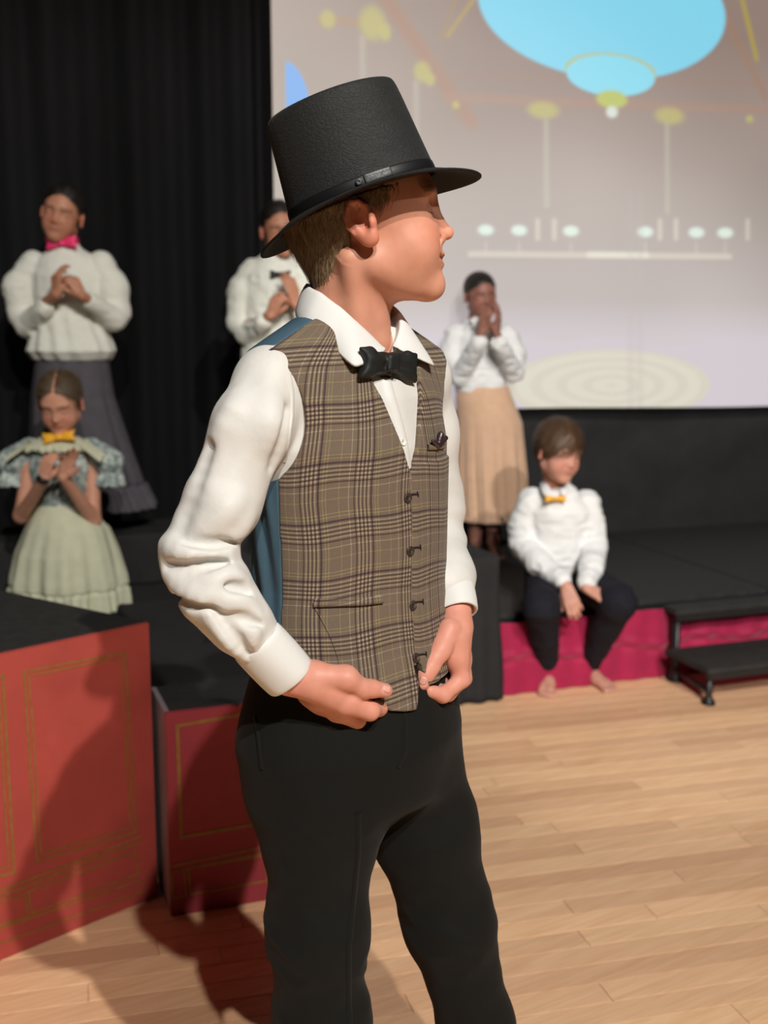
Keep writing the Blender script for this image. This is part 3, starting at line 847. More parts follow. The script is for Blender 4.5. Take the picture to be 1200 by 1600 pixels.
def face_colors(V, O, R, s, base, lip, brow, cols, iris=(0.03, 0.02, 0.015), closed=True, freckle=0.0):
    q = ((V - O) @ R) / s
    ax = np.abs(q[:, 0]); y, z = q[:, 1], q[:, 2]
    def b(m, c, a=1.0):
        m = np.clip(m, 0, 1)[:, None] * a
        cols[:] = cols * (1 - m) + np.array(c) * m
    near_ = (np.linalg.norm(q, axis=1) < 0.15)
    # blush on cheeks, nose, ears
    b(near_ * np.exp(-((ax - 0.036) ** 2 + (z + 0.026) ** 2) / 0.00045) * (y > 0.02), (base[0] * 1.02, base[1] * 0.72, base[2] * 0.72), 0.6)
    b(near_ * (ax > 0.069) * (np.abs(z) < 0.04) * (y < 0.03), (base[0] * 1.0, base[1] * 0.66, base[2] * 0.62), 0.7)
    b(near_ * np.exp(-((ax) ** 2 + (z + 0.022) ** 2) / 0.00025) * (y > 0.08), (base[0], base[1] * 0.74, base[2] * 0.72), 0.5)
    b(near_ * (y > 0.066) * np.clip((0.0235 - ax) / 0.004, 0, 1) * np.clip((0.0105 - np.abs(z + 0.0548) - ax * 0.28) / 0.002, 0, 1), lip, 0.75)
    b(near_ * (y > 0.076) * (ax < 0.027) * np.clip((0.0013 - np.abs(z + 0.0545 - 6 * ax * ax)) / 0.0008, 0, 1), (lip[0] * 0.35, lip[1] * 0.25, lip[2] * 0.25), 0.9)
    arch = 0.0275 + 0.10 * ax - 1.6 * ax * ax
    b(near_ * (y > 0.045) * np.clip((0.0045 - np.abs(z - arch)) / 0.0015, 0, 1) * (ax > 0.010) * (ax < 0.052), brow, 0.75)
    # eyes
    ex = (ax - 0.031) / 0.0125; ez = (z - 0.004)
    on = near_ * (y > 0.066) * (np.abs(ex) < 1)
    if closed:
        b(on * np.clip((0.0017 - np.abs(ez + 0.004 - 0.002 * ex * ex)) / 0.001, 0, 1), (0.035, 0.02, 0.015), 0.9)
    else:
        op = 0.0052 * np.sqrt(np.clip(1 - ex * ex, 0, 1))
        b(on * (np.abs(ez) < op), (0.62, 0.58, 0.55))
        b(on * (np.abs(ez) < op) * (np.hypot(ex * 0.0125, ez) < 0.0052), iris)
        b(on * np.clip((0.0013 - np.abs(ez - op - 0.0006)) / 0.0008, 0, 1), (0.03, 0.02, 0.015), 0.9)
    return cols

FING = {'index': ((0.026, 0.083), (0.038, 0.023, 0.019), 0.0082), 'middle': ((0.009, 0.087), (0.043, 0.027, 0.020), 0.0085),
        'ring': ((-0.008, 0.084), (0.039, 0.025, 0.019), 0.0080), 'little': ((-0.024, 0.076), (0.030, 0.018, 0.017), 0.0070)}
def hand_prims(W, R, side=1, s=0.85, curl=(0.3, 0.4, 0.3), curls=None, splay=0.06, thumb=((0.030, 0.035, -0.018), (0.045, 0.062, -0.028), (0.052, 0.085, -0.034))):
    """W wrist, R frame: x toward the thumb for side=+1, y along the fingers, z out of the back of the hand"""
    def T(v):
        return np.asarray(W) + R @ (np.array([v[0] * side, v[1], v[2]]) * s)
    pr = []
    for i, (k_, (b_, L, r)) in enumerate(FING.items()):
        c = curls[i] if curls else curl
        a = 0.0; sp = (1.5 - i) * splay
        p = np.array([b_[0], b_[1], 0.0]); pts = [p.copy()]
        for ln, da in zip(L, c):
            a += da
            d = np.array([math.sin(sp) * math.cos(a), math.cos(sp) * math.cos(a), -math.sin(a)])
            p = p + d * ln; pts.append(p.copy())
        rs = [r * 1.12, r, r * 0.93, r * 0.78]
        pr.append(([T(v) for v in pts], [x * s for x in rs]))
        # metacarpal
        pr.append(([T((b_[0] * 0.55, 0.012, 0.0)), T((b_[0], b_[1], 0.0))], [0.0135 * s, r * 1.28 * s]))
    tp = [(0.014, 0.012, -0.006)] + [tuple(t) for t in thumb]
    pr.append(([T(v) for v in tp], [x * s for x in (0.0140, 0.0125, 0.0100, 0.0082)]))
    return pr
def prims_sdf(p, prims, c, R, kin=0.004, kout=0.009):
    def f(x):
        d = None
        for pts, rs in prims:
            e = chain(x, pts, rs, kin)
            d = e if d is None else smin(d, e, 0.0045)
        return d
    return near(p, c, R, f, 0.02)
def foot_prims(A, fwd, s=0.8, side=1):
    """bare foot from ankle A, pointing along fwd (horizontal)"""
    f = np.asarray(fwd, float); f[2] = 0; f /= np.linalg.norm(f); r = np.cross(f, EZ) * side
    g = np.array([A[0], A[1], A[2]]); z0 = g[2] - 0.062 * s
    def T(x, y, z): return np.array([g[0], g[1], z0]) + (r * x + f * y + EZ * z) * s
    pr = [([T(0, 0, 0.075), T(0, 0.035, 0.045), T(-0.008, 0.10, 0.028), T(-0.012, 0.15, 0.018)], [0.036 * s, 0.032 * s, 0.026 * s, 0.018 * s]),
          ([T(0, -0.035, 0.028), T(0, 0.02, 0.03), T(0.018, 0.13, 0.018)], [0.029 * s, 0.028 * s, 0.018 * s])]
    for i, (x, y, rr) in enumerate(((-0.026, 0.185, 0.0125), (-0.007, 0.188, 0.009), (0.008, 0.182, 0.0085), (0.021, 0.174, 0.008), (0.033, 0.164, 0.0075))):
        pr.append(([T(x * 0.8, 0.14, 0.016), T(x, y, 0.0095)], [0.012 * s, rr * s]))
    return pr
def twist_folds(p, a, b, amp, freq, seed=0, along=0.25):
    """cloth folds: noise stretched around the limb a->b"""
    a = np.asarray(a, f32); d = np.asarray(b, f32) - a; L = np.linalg.norm(d); d = d / L
    t = (p - a) @ d; rad = p - a - t[:, None] * d
    q = np.stack([t * freq, rad[:, 0] * freq * along, (rad[:, 1] + rad[:, 2]) * freq * along], 1) + seed * 7.3
    n = vn(q); return amp * (1 - np.abs(2 * n - 1) * 2)
def bow_sdf(p, C, R, w=0.055, h=0.022, th=0.008):
    """bow tie: C centre, R frame (x along the bow, y out of the chest)"""
    q = ((p - np.asarray(C, f32)) @ R.astype(f32)); ax = np.abs(q[:, 0])
    hh = h * (0.45 + 0.55 * np.clip(ax / w, 0, 1) ** 0.8) + 0.0012 * np.sin(ax * 260)
    dx = np.maximum(ax - w, 0)
    dz = np.abs(q[:, 2]) - hh
    pl = 0.0018 * np.sin(q[:, 2] * 420) * np.clip(1 - ax / w, 0, 1)
    dy = np.abs(q[:, 1] - pl) - th * (0.55 + 0.5 * np.sin(np.clip(ax / w, 0, 1) * 2.6)) * np.sqrt(np.clip(1 - (q[:, 2] / (hh + 0.003)) ** 2, 0.15, 1))
    d = smax(smax(ax - w * (1.0 - 0.10 * np.cos(q[:, 2] / h * 2.2)), dz, 0.006), dy, 0.006)
    kn = box(np.stack([q[:, 0], q[:, 1], q[:, 2]], 1), (0, th * 0.35, 0), (0.009, th, h * 0.5), 0.004)
    return smin(d, kn, 0.002)
def bounds(pts, pad):
    a = np.array(pts); return a.min(0) - pad, a.max(0) + pad

# ================================================================== THE BOY IN THE TOP HAT
BC = np.array([-0.042, 1.46]); BF = np.array([0.7071, -0.7071]); BL = np.array([0.7071, 0.7071])
def bl(p):
    """body-local: u to his left, f forward, z"""
    x = p[:, 0] - f32(BC[0]); y = p[:, 1] - f32(BC[1])
    return f32(0.7071) * (x + y), f32(0.7071) * (x - y), p[:, 2]
def bw(u, f, z): return np.array([BC[0] + BL[0] * u + BF[0] * f, BC[1] + BL[1] * u + BF[1] * f, z])
ZT = [0.66, 0.72, 0.80, 0.86, 0.93, 1.01, 1.10, 1.18, 1.24, 1.28, 1.32]
ZA = [0.135, 0.150, 0.158, 0.150, 0.136, 0.130, 0.132, 0.134, 0.124, 0.100, 0.070]
ZB = [0.100, 0.118, 0.128, 0.118, 0.102, 0.096, 0.096, 0.096, 0.084, 0.068, 0.054]
def loft(u, f, z, dz=0.0, da=0.0, cf=0.0):
    a = np.interp(z, ZT, ZA).astype(f32) + f32(da); b = np.interp(z, ZT, ZB).astype(f32) + f32(da)
    uu, ff = u / a, (f - cf) / b
    k0 = np.sqrt(uu * uu + ff * ff) + 1e-6; k1 = np.sqrt((uu / a) ** 2 + (ff / b) ** 2) + 1e-6
    return k0 * (k0 - 1) / k1
def torso(p, off=0.0):
    u, f, z = bl(p)
    d = loft(u, f, z)
    d = smax(d, z - 1.275, 0.02)
    m = np.stack([np.abs(u), f, z], 1)
    d = smin(d, cone(m, (0.045, -0.008, 1.283), (0.130, -0.004, 1.258), 0.056, 0.041), 0.035)
    return d - off
def upx(x, y, Y): return P(x, y, Y)
RS = [P(426, 592, 1.368), P(393, 667, 1.335), P(348, 785, 1.315), P(304, 868, 1.300)]
RSr = [0.0370, 0.043, 0.041, 0.039]
RFo = [P(304, 868, 1.300), P(338, 925, 1.290), P(374, 972, 1.285), P(413, 1016, 1.291)]
RFr = [0.039, 0.038, 0.032, 0.0290]
RC = [P(400, 1000, 1.289), P(454, 1059, 1.300)]
LS = [P(650, 592, 1.560), P(662, 680, 1.585), P(672, 790, 1.600), P(684, 862, 1.575)]
LSr = [0.043, 0.044, 0.043, 0.040]
LFo = [P(684, 862, 1.575), P(695, 890, 1.53), P(704, 915, 1.495)]
LFr = [0.040, 0.036, 0.030]
LC = [P(703, 912, 1.50), P(713, 958, 1.468)]
def shirt_base(p):
    d = torso(p, 0.001)
    u, f, z = bl(p)
    d = smax(d, 0.905 - z, 0.01)
    # soft folds on the chest
    d = d - 0.0022 * (vn(np.stack([u * 38 + f * 10, f * 15, z * 16 + u * 18], 1)) - 0.5)
    return d
def sleeve_r(p):
    return smin(chain(p, RS, RSr, 0.02), chain(p, RFo, RFr, 0.02), 0.012)
def trace(x, y, f, t=1.15):
    d = _ray(x, y); d = d / np.linalg.norm(d); o = np.array([0, 0, CAM_H])
    for _ in range(90):
        v = float(f((o + d * t)[None].astype(f32))[0])
        t += v * 0.7
        if abs(v) < 2e-4 or t > 2.2: break
    p = o + d * t; e = 1e-3
    g = np.array([float(f((p + e * k)[None].astype(f32))[0] - f((p - e * k)[None].astype(f32))[0]) for k in np.eye(3)])
    return p, g / (np.linalg.norm(g) + 1e-9)
def fold_line(px, r, lift, k_, taper=0.4):
    px = np.array(px, float); n = 7; sg = np.concatenate([[0], np.cumsum(np.linalg.norm(np.diff(px, axis=0), axis=1))]); tt = np.linspace(0, sg[-1], n)
    P_ = [trace(np.interp(t, sg, px[:, 0]), np.interp(t, sg, px[:, 1]), sleeve_r) for t in tt]
    w = [r * (taper + (1 - taper) * math.sin(math.pi * (0.08 + 0.84 * i / (n - 1)))) for i in range(n)]
    return [a + b * (lift * r - (r - w_) ) for (a, b), w_ in zip(P_, w)], None, w, k_
RIDGES = [fold_line([(266, 856), (300, 866), (340, 868), (368, 862)], 0.010, -0.25, 0.016),
          fold_line([(262, 905), (285, 922), (315, 934), (345, 930)], 0.009, -0.25, 0.016),
          fold_line([(330, 905), (360, 898), (382, 905)], 0.008, -0.2, 0.014),
          fold_line([(345, 945), (375, 938), (398, 950)], 0.009, -0.3, 0.014),
          fold_line([(352, 845), (375, 830), (392, 808)], 0.008, -0.3, 0.014),
          fold_line([(322, 958), (345, 990), (378, 1030)], 0.007, -0.2, 0.012),
          fold_line([(400, 962), (398, 985), (394, 1012)], 0.006, -0.2, 0.012),
          fold_line([(300, 775), (330, 700), (372, 610)], 0.008, -0.6, 0.020),
          fold_line([(425, 610), (430, 650), (424, 690)], 0.009, -0.7, 0.024),
          fold_line([(330, 824), (350, 806), (372, 782)], 0.008, -0.55, 0.020)]
VALLEYS = [fold_line([(258, 884), (290, 886), (325, 882), (352, 878)], 0.0065, 0.05, 0.010),
           fold_line([(290, 848), (330, 850), (365, 846)], 0.0050, 0.25, 0.010),
           fold_line([(270, 928), (300, 946), (328, 948)], 0.0050, 0.2, 0.008),
           fold_line([(335, 950), (362, 985), (388, 1022)], 0.0055, 0.1, 0.008),
           fold_line([(352, 915), (378, 920), (388, 928)], 0.0050, 0.2, 0.008),
           fold_line([(360, 962), (385, 968), (405, 975)], 0.0045, 0.25, 0.010),
           fold_line([(280, 830), (305, 765), (330, 700)], 0.0050, 0.9, 0.020),
           fold_line([(448, 640), (440, 690), (425, 730)], 0.0050, 0.4, 0.012)]
def shirt(p):
    d = shirt_base(p)
    a = chain(p, RS, RSr, 0.02)
    a = a - twist_folds(p, RS[0], RS[3], 0.0012, 9, 1, 3.2)
    e = np.exp(-(ball(p, RS[3], 0.0) / 0.075) ** 2)
    q = p - RS[3].astype(f32)
    fold = np.sin((q @ np.array([0.35, 0.2, 0.92], f32)) * 150 + 3.0 * vn(p * 14) * 2 + (q @ np.array([0.9, 0, -0.3], f32)) * 25)
    b = chain(p, RFo, RFr, 0.02)
    b = b - twist_folds(p, RFo[0], RFo[3], 0.0020, 30, 4, 0.5)
    s = smin(a, b, 0.012)
    s = s - f32(0.0018) * e * fold - 0.0028 * e * (vn(p * 45) - 0.5)
    for A_f, n_f, r, k_ in RIDGES: s = smin(s, chain(p, A_f, r, 0.004), k_)
    for A_f, n_f, r, k_ in VALLEYS: s = smax(s, -chain(p, A_f, r, 0.004), k_)
    d = smin(d, s, 0.016)
    c = chain(p, LS, LSr, 0.02) - twist_folds(p, LS[0], LS[3], 0.0030, 14, 8, 0.8)
    c2 = chain(p, LFo, LFr, 0.02) - twist_folds(p, LFo[0], LFo[2], 0.003, 30, 9, 0.5)
    c = smin(c, c2, 0.010)
    e2 = np.exp(-(ball(p, LS[3], 0.0) / 0.05) ** 2)
    c = c - 0.0045 * e2 * np.sin(p[:, 2] * 170 + p[:, 0] * 60 + 4 * vn(p * 14))
    return smin(d, c, 0.014)
def vest_full(p):
    u, f, z = bl(p)
    d = torso(p, 0.0075)
    fr = (f > 0)
    # left front laps over the right one
    lap = np.clip((u - 0.006 + (0.88 - z) * 0.01) / 0.0025, 0, 1) * fr * (z < 1.16)
    d = d - f32(0.0030) * lap
    d = d - 0.0016 * (vn(np.stack([u * 24, f * 24, z * 13], 1)) - 0.5)
    # side panel folds of the back
    bk = np.clip((0.015 - f) / 0.02, 0, 1) * (z < 1.2)
    d = d - bk * 0.004 * np.sin(f * 170 + z * 34 + 2 * vn(p * 9))
    # armholes
    m = np.stack([np.abs(u), f, z], 1)
    d = smax(d, -ell(m, (0.178, -0.004, 1.219), (0.083, 0.074, 0.087)), 0.004)
    d = smax(d, np.abs(u) - 0.1475, 0.003)
    # V neck: wedge opening upwards
    zc = 1.148; slope = 0.40
    halfw = (z - zc) * slope * (1 - 0.18 * np.clip((z - zc) / 0.2, 0, 1))
    v = (halfw - np.abs(u - 0.004)) * 0.9
    d = smax(d, np.minimum(v, f + 0.02), 0.002)
    # neck hole
    d = smax(d, -cone(p, bw(0, -0.006, 1.24), bw(0, -0.01, 1.42), 0.066, 0.070), 0.003)
    # hem with the two points
    hem = 0.866 - 0.008 * np.exp(-((u + 0.012) / 0.030) ** 2) * fr * (u < 0.004) + (0.016 + 0.10 * np.abs(u - 0.03)) * fr * (u >= 0.004)
    hem = hem + 0.42 * np.clip(-u - 0.045, 0, 1) * fr
    hem = hem + np.clip(1 - np.abs(u - 0.006) / 0.012, 0, 1) * 0.036 * fr * (f > 0.06) + (1 - fr) * 0.030
    d = smax(d, hem - z, 0.002)
    return d
def seamf(z): return 0.020 - 0.006 * np.clip((z - 1.22) / 0.06, 0, 1) - 0.002 * np.clip((z - 1.27) / 0.02, 0, 1)
def vest_front(p):
    u, f, z = bl(p); return smax(vest_full(p), seamf(z) - f, 0.001)
def vest_back(p):
    u, f, z = bl(p); return smax(vest_full(p) + 0.0012, f - seamf(z) - 0.001, 0.001)
def vest_uv(V):
    u, f, z = bl(V.astype(f32))
    a = np.interp(z, ZT, ZA); b = np.interp(z, ZT, ZB)
    th = np.arctan2(f / b, u / a); arc = -(th - np.pi / 2)
    t = np.linspace(-np.pi, np.pi, 400)
    ds = np.sqrt((0.131 * np.cos(t)) ** 2 + (0.096 * np.sin(t)) ** 2)
    L = np.concatenate([[0], np.cumsum((ds[1:] + ds[:-1]) / 2 * (t[1] - t[0]))]); L -= np.interp(0, t, L)
    s = np.interp(arc, t, L)
    s = s + 0.012 * np.clip((z - 1.12) / 0.2, 0, 1) * np.sign(u) * 1.0 + 0.0015 * np.sin(z * 40)
    vv = z - 0.006 * np.cos(s * 16) + 0.0015 * np.sin(s * 60 + z * 20)
    side = (u > 0.004)
    return np.stack([s + 0.013 * side + 0.014, vv + 0.031 + 0.004 * side], 1)

boy = empty('person', (float(BC[0]), float(BC[1]), 0), 'person in black top hat, plaid waistcoat and black bow tie, hands tugging the waistcoat hem', 'person')

# trousers
RLg = [bw(-0.075, 0.0, 0.80), P(500, 1290, 1.405), P(495, 1450, 1.395), P(503, 1600, 1.400), np.array([-0.092, 1.43, 0.075])]
RLr = [0.083, 0.073, 0.060, 0.060, 0.066]
LLg = [bw(0.070, 0.005, 0.80), P(662, 1290, 1.505), P(702, 1440, 1.515), P(744, 1600, 1.530), np.array([0.165, 1.56, 0.075])]
LLr = [0.080, 0.070, 0.0595, 0.051, 0.060]
def trousers(p):
    u, f, z = bl(p)
    h = smax(loft(u, f, z, 0, 0.0), 0.70 - z, 0.05)
    h = smax(h, z - 0.925, 0.004)
    l1 = chain(p, RLg, RLr, 0.03); l2 = chain(p, LLg, LLr, 0.03)
    # pressed creases down the front of each leg
    d = smin(h, l1, 0.035); d = smin(d, l2, 0.030)
    d = smax(d, 0.055 - z, 0.003)
    w = vn(np.stack([p[:, 0] * 16 + z * 9, p[:, 1] * 16, z * 11], 1))
    k = np.exp(-((z - 0.52) / 0.10) ** 2) + 0.5 * np.exp(-((z - 0.72) / 0.06) ** 2)
    fo = 1 - np.abs(2 * vn(np.stack([p[:, 0] * 14 - z * 16, p[:, 1] * 9, z * 26 + p[:, 0] * 22], 1)) - 1) * 2
    return d - 0.003 * (w - 0.5) - 0.0032 * k * fo
sdf_obj('trousers', trousers, (-0.30, 1.20, 0.03), (0.30, 1.76, 0.95), 0.0042, M_TROUSER, boy, 2)

def add_trouser_lines():
    on_surface('pocket_seam', [(398, 1118), (403, 1150), (407, 1185), (409, 1202)], trousers, 0.0060, 0.0010, M_TROUSER, boy)
    on_surface('fly_seam', [(632, 1110), (634, 1150), (632, 1180), (622, 1200)], trousers, 0.0060, 0.0010, M_TROUSER, boy)
    on_surface('pressed_crease', [(560, 1270), (560, 1330), (553, 1400), (545, 1480), (545, 1560), (548, 1640)], trousers, 0.0090, 0.0016, M_TROUSER, boy, n=30)
# shirt and cuffs
sh_lo, sh_hi = bounds(RS + RFo + LS + LFo + [bw(0, 0, 1.36), bw(-.17, .0, .80), bw(.17, 0, .8), bw(0, .13, .8), bw(0, -.13, .8)], 0.06)
sh_lo[2] = 0.84
shirt_o = sdf_obj('shirt', shirt, sh_lo, sh_hi, 0.0026, M_SHIRT, boy, 1)
def cuff(name, a, b, r0, r1, parent, openang=None):
    a = np.asarray(a); b = np.asarray(b); d = (b - a) / np.linalg.norm(b - a)
    x = np.cross(d, [0, 1, 0.2]); x /= np.linalg.norm(x); y = np.cross(d, x)
    n = 40; rows = []
    prof = [(0.0, r0 - 0.002), (0.02, r0 + 0.0012), (0.05, r0 + 0.0018), (0.5, (r0 + r1) / 2 + 0.002), (0.96, r1 + 0.001), (1.0, r1), (1.0, r1 - 0.0022), (0.9, r1 - 0.004), (0.5, r1 - 0.005)]
    for t, r in prof:
        th = np.linspace(0, 2 * np.pi, n, endpoint=False)
        rr = r * (1 + 0.05 * np.sin(2 * th + 1) + 0.012 * np.sin(5 * th + 3 * t))
        rows.append(a + (b - a) * t + rr[:, None] * (np.cos(th)[:, None] * x + np.sin(th)[:, None] * y))
    o = sheet(name, rows, M_COLLAR, parent, 0.0012, 1, closed=True)
    return o
cuff('cuff', RC[0], RC[1], 0.0300, 0.0300, boy)
cuff('cuff', LC[0], LC[1], 0.0275, 0.0270, boy)
# armhole seam puckers on the right shoulder
# waistcoat
wc = bpy.data.objects.new('waistcoat', None); link(wc, boy)
v_lo, v_hi = bounds([bw(-.17, -.13, .82), bw(.17, -.13, .82), bw(-.17, .13, .82), bw(.17, .13, 1.36)], 0.01)
def into(o, par):
    parent_keep(o, par); return o
sdf_obj('front_panel', vest_front, v_lo, v_hi, 0.0021, M_PLAID, wc, 1, uvf=vest_uv)
sdf_obj('back_panel', vest_back, v_lo, v_hi, 0.0027, M_BLUE, wc, 1)

def on_surface(name, px, f, w, lift, material, parent, n=14, uvf=None, thick=0.0012):
    """cloth strip laid on a surface through picture measurements: px centre line"""
    px = np.array(px, float); seg = np.concatenate([[0], np.cumsum(np.linalg.norm(np.diff(px, axis=0), axis=1))])
    tt = np.linspace(0, seg[-1], n); X = np.interp(tt, seg, px[:, 0]); Y_ = np.interp(tt, seg, px[:, 1])
    pn = [trace(x, y, f) for x, y in zip(X, Y_)]
    pts = np.array([a for a, b in pn]); nr = np.array([b for a, b in pn])
    tan = np.gradient(pts, axis=0); tan /= np.linalg.norm(tan, axis=1)[:, None]
    sd = np.cross(tan, nr); sd /= np.linalg.norm(sd, axis=1)[:, None]
    rows = []
    for a, l in ((-1, -0.0008), (-0.8, lift), (0, lift * 1.15), (0.8, lift), (1, -0.0008)):
        rows.append(pts + sd * (w / 2 * a) + nr * l)
    G = np.array(rows)
    idx = np.arange(G.shape[0] * n).reshape(-1, n)
    Q = np.stack([idx[:-1, :-1], idx[:-1, 1:], idx[1:, 1:], idx[1:, :-1]], -1).reshape(-1, 4)
    V = G.reshape(-1, 3)
    o = mesh_np(name, V, Q, material, parent, True, uv=uvf(V) if uvf else None)
    return o
wel = on_surface('pocket_welt', [(490, 944), (520, 943), (560, 942), (597, 938)], vest_full, 0.0075, 0.0038, M_PLAID, wc, uvf=vest_uv)
on_surface('pocket_welt', [(492, 938), (520, 937.5), (560, 936.5), (596, 933)], vest_full, 0.0050, 0.0030, M_PLAID, wc, uvf=vest_uv)
on_surface('pocket_opening', [(492, 940.8), (520, 940), (560, 939), (596, 935.6)], vest_full, 0.0022, 0.0022, M_RIBBON, wc)
on_surface('shaping_seam', [(491, 947), (503, 968), (516, 993), (526, 1020), (531, 1040)], vest_full, 0.0022, 0.0010, M_PLAID, wc, uvf=vest_uv)
on_surface('chest_welt', [(667, 699), (680, 699), (692, 697)], vest_full, 0.0075, 0.0022, M_PLAID, wc, uvf=vest_uv)
M_BTN = mat('dark_horn_button', (0.040, 0.027, 0.022), 0.5, 0.4, 60, 0.1, 0.2)
M_THREAD = mat('dark_brown_thread', (0.02, 0.013, 0.012), 0.8, 0.2)
def disc(name, p, n, r, th, m, parent, ring=True, seg=20):
    n = n / np.linalg.norm(n); x = np.cross(n, EZ); x /= np.linalg.norm(x); y = np.cross(n, x)
    prof = [(0.0, 0.5), (0.62, 0.5), (0.72, 0.95), (0.9, 1.0), (1.0, 0.6), (1.0, 0.0)] if ring else [(0.0, 1.0), (0.7, 1.0), (0.95, 0.8), (1.0, 0.3), (1.0, 0.0)]
    t = np.linspace(0, 2 * np.pi, seg, endpoint=False)
    rows = [p + n * (h_ * th) + max(k_, 1e-3) * r * (np.cos(t)[:, None] * x + np.sin(t)[:, None] * y) for k_, h_ in prof]
    return sheet(name, rows, m, parent, 0.0002, 0, closed=True)
for (x, y) in ((637, 778), (641, 861), (645, 946), (650, 1028)):
    p, n = trace(x, y, vest_full)
    bt = disc('button', p + n * 0.0002, n, 0.0062, 0.0018, M_BTN, wc)
    on_surface('buttonhole', [(x + 4, y - 5), (x + 10, y - 6), (x + 16, y - 6)], vest_full, 0.0022, 0.0012, M_THREAD, wc, n=6)
    on_surface('buttonhole', [(x + 15, y - 10), (x + 16, y - 2)], vest_full, 0.0012, 0.0014, M_THREAD, wc, n=5)
add_trouser_lines()
# handkerchief peeping from the chest pocket
M_HANK = mat('dark_purple_brown_satin', (0.035, 0.018, 0.022), 0.35, 0.6, 60, 0.2)
pk, nk = trace(682, 697, vest_full); 
def hank(p):
    d = None
    for (x, y, r) in ((671, 689, 0.0026), (683, 679, 0.0045), (691, 684, 0.0032)):
        q, _ = trace(x, y, vest_full)
        e = cone(p, pk + nk * 0.002, q + nk * 0.005, 0.0036, r)
        d = e if d is None else smin(d, e, 0.001)
    return d - 0.0012 * (vn(p * 320) - 0.5)
sdf_obj('pocket_handkerchief', hank, pk - 0.03, pk + 0.035, 0.0011, M_HANK, boy, 0)
# shirt placket and button in the V, armhole seam
on_surface('shirt_placket', [(603, 592), (612, 625), (621, 655), (630, 690), (634, 715), (636, 733)], shirt_base, 0.016, 0.0016, M_COLLAR, boy, n=24)
p, n = trace(628, 691, shirt_base); disc('shirt_button', p + n * 0.0015, n, 0.0048, 0.0018, mat('pearl_button', (0.75, 0.73, 0.68), 0.2, 0.6), boy)
on_surface('sleeve_seam', [(452, 585), (457, 615), (457, 650), (452, 690), (444, 722)], shirt, 0.0060, 0.0009, M_SHIRT, boy, n=40)

# shirt collar: fold line (inner) and outer edge, stations around the neck
def rg(phi, r, z):
    a = math.radians(phi)
    d = BF * math.cos(a) - BL * math.sin(a)
    return np.array([-0.036 + d[0] * r, 1.462 + d[1] * r, z])
top_z = {10: 1.303, 30: 1.322, 60: 1.349, 90: 1.368, 135: 1.380, 180: 1.380, 225: 1.372, 270: 1.357, 300: 1.345, 330: 1.322, 350: 1.303}
out_s = {10: (0.066, 1.2990), 30: (0.087, 1.2850), 44: (0.1080, 1.2775), 60: (0.085, 1.298), 90: (0.083, 1.328), 135: (0.073, 1.346), 180: (0.072, 1.344), 225: (0.075, 1.338), 270: (0.083, 1.320), 300: (0.085, 1.298), 316: (0.1020, 1.274), 330: (0.087, 1.283), 350: (0.066, 1.298)}
angs = np.concatenate([np.linspace(10, 44, 10), np.linspace(48, 312, 60), np.linspace(316, 350, 10)])
tz = np.interp(angs, list(top_z), list(top_z.values()))
orr = np.interp(angs, list(out_s), [v[0] for v in out_s.values()]); oz = np.interp(angs, list(out_s), [v[1] for v in out_s.values()])
rt = np.interp(angs, [0, 60, 120, 180, 240, 300, 360], [0.0555, 0.055, 0.057, 0.060, 0.057, 0.055, 0.0555])
inner = [rg(a, r - 0.004, z - 0.045) for a, r, z in zip(angs, rt, tz)]
mid0 = [rg(a, r - 0.001, z - 0.010) for a, r, z in zip(angs, rt, tz)]
tops = [rg(a, r + 0.001, z + 0.0005) for a, r, z in zip(angs, rt, tz)]
sh1 = [rg(a, r + 0.0045, z - 0.003) for a, r, z in zip(angs, rt, tz)]
m1 = [rg(a, r * 0.45 + o_ * 0.55 + 0.004, z * 0.45 + zz * 0.55) for a, r, z, o_, zz in zip(angs, rt, tz, orr, oz)]
outr = [rg(a, o_, zz) for a, o_, zz in zip(angs, orr, oz)]
col_o = sheet('shirt_collar', [inner, mid0, tops, sh1, m1, outr], M_COLLAR, boy, 0.0022, 1)

# bow tie
Rb = frame((0.7071, -0.7071, 0.05)); bc = P(607, 565, 1.395)
Rb = np.stack([rot_axis(Rb[:, i], Rb[:, 1], -0.10) for i in range(3)], 1)
def boyb(p):
    d = bow_sdf(p + (0.004 * (vn(p * 45) - 0.5))[:, None] + np.array([0, 0, 1], f32) * (0.10 * np.abs((p - bc.astype(f32)) @ Rb[:, 0].astype(f32)))[:, None], bc, Rb, 0.0475, 0.0205, 0.0095)
    return smin(d, bow_sdf(p, bc - Rb[:, 1] * 0.006 + np.array([0, 0, -0.009]), Rb, 0.044, 0.0150, 0.005), 0.001)
sdf_obj('bow_tie', boyb, bc - 0.075, bc + 0.075, 0.0016, M_BOW, boy, 1)

HU = np.array([-0.335, 0.03, 0.94]); HU /= np.linalg.norm(HU); HX = np.array([0.94, 0.02, 0.335]); HX -= HU * (HX @ HU); HX /= np.linalg.norm(HX); HY = np.cross(HU, HX)
HB = P(567, 308, 1.46)
# head, hands and body
HO = P(571, 352, 1.46); HR = head_frame(math.radians(3), math.radians(8), 0.0); HS = 1.0
SKB = (0.60, 0.275, 0.180)
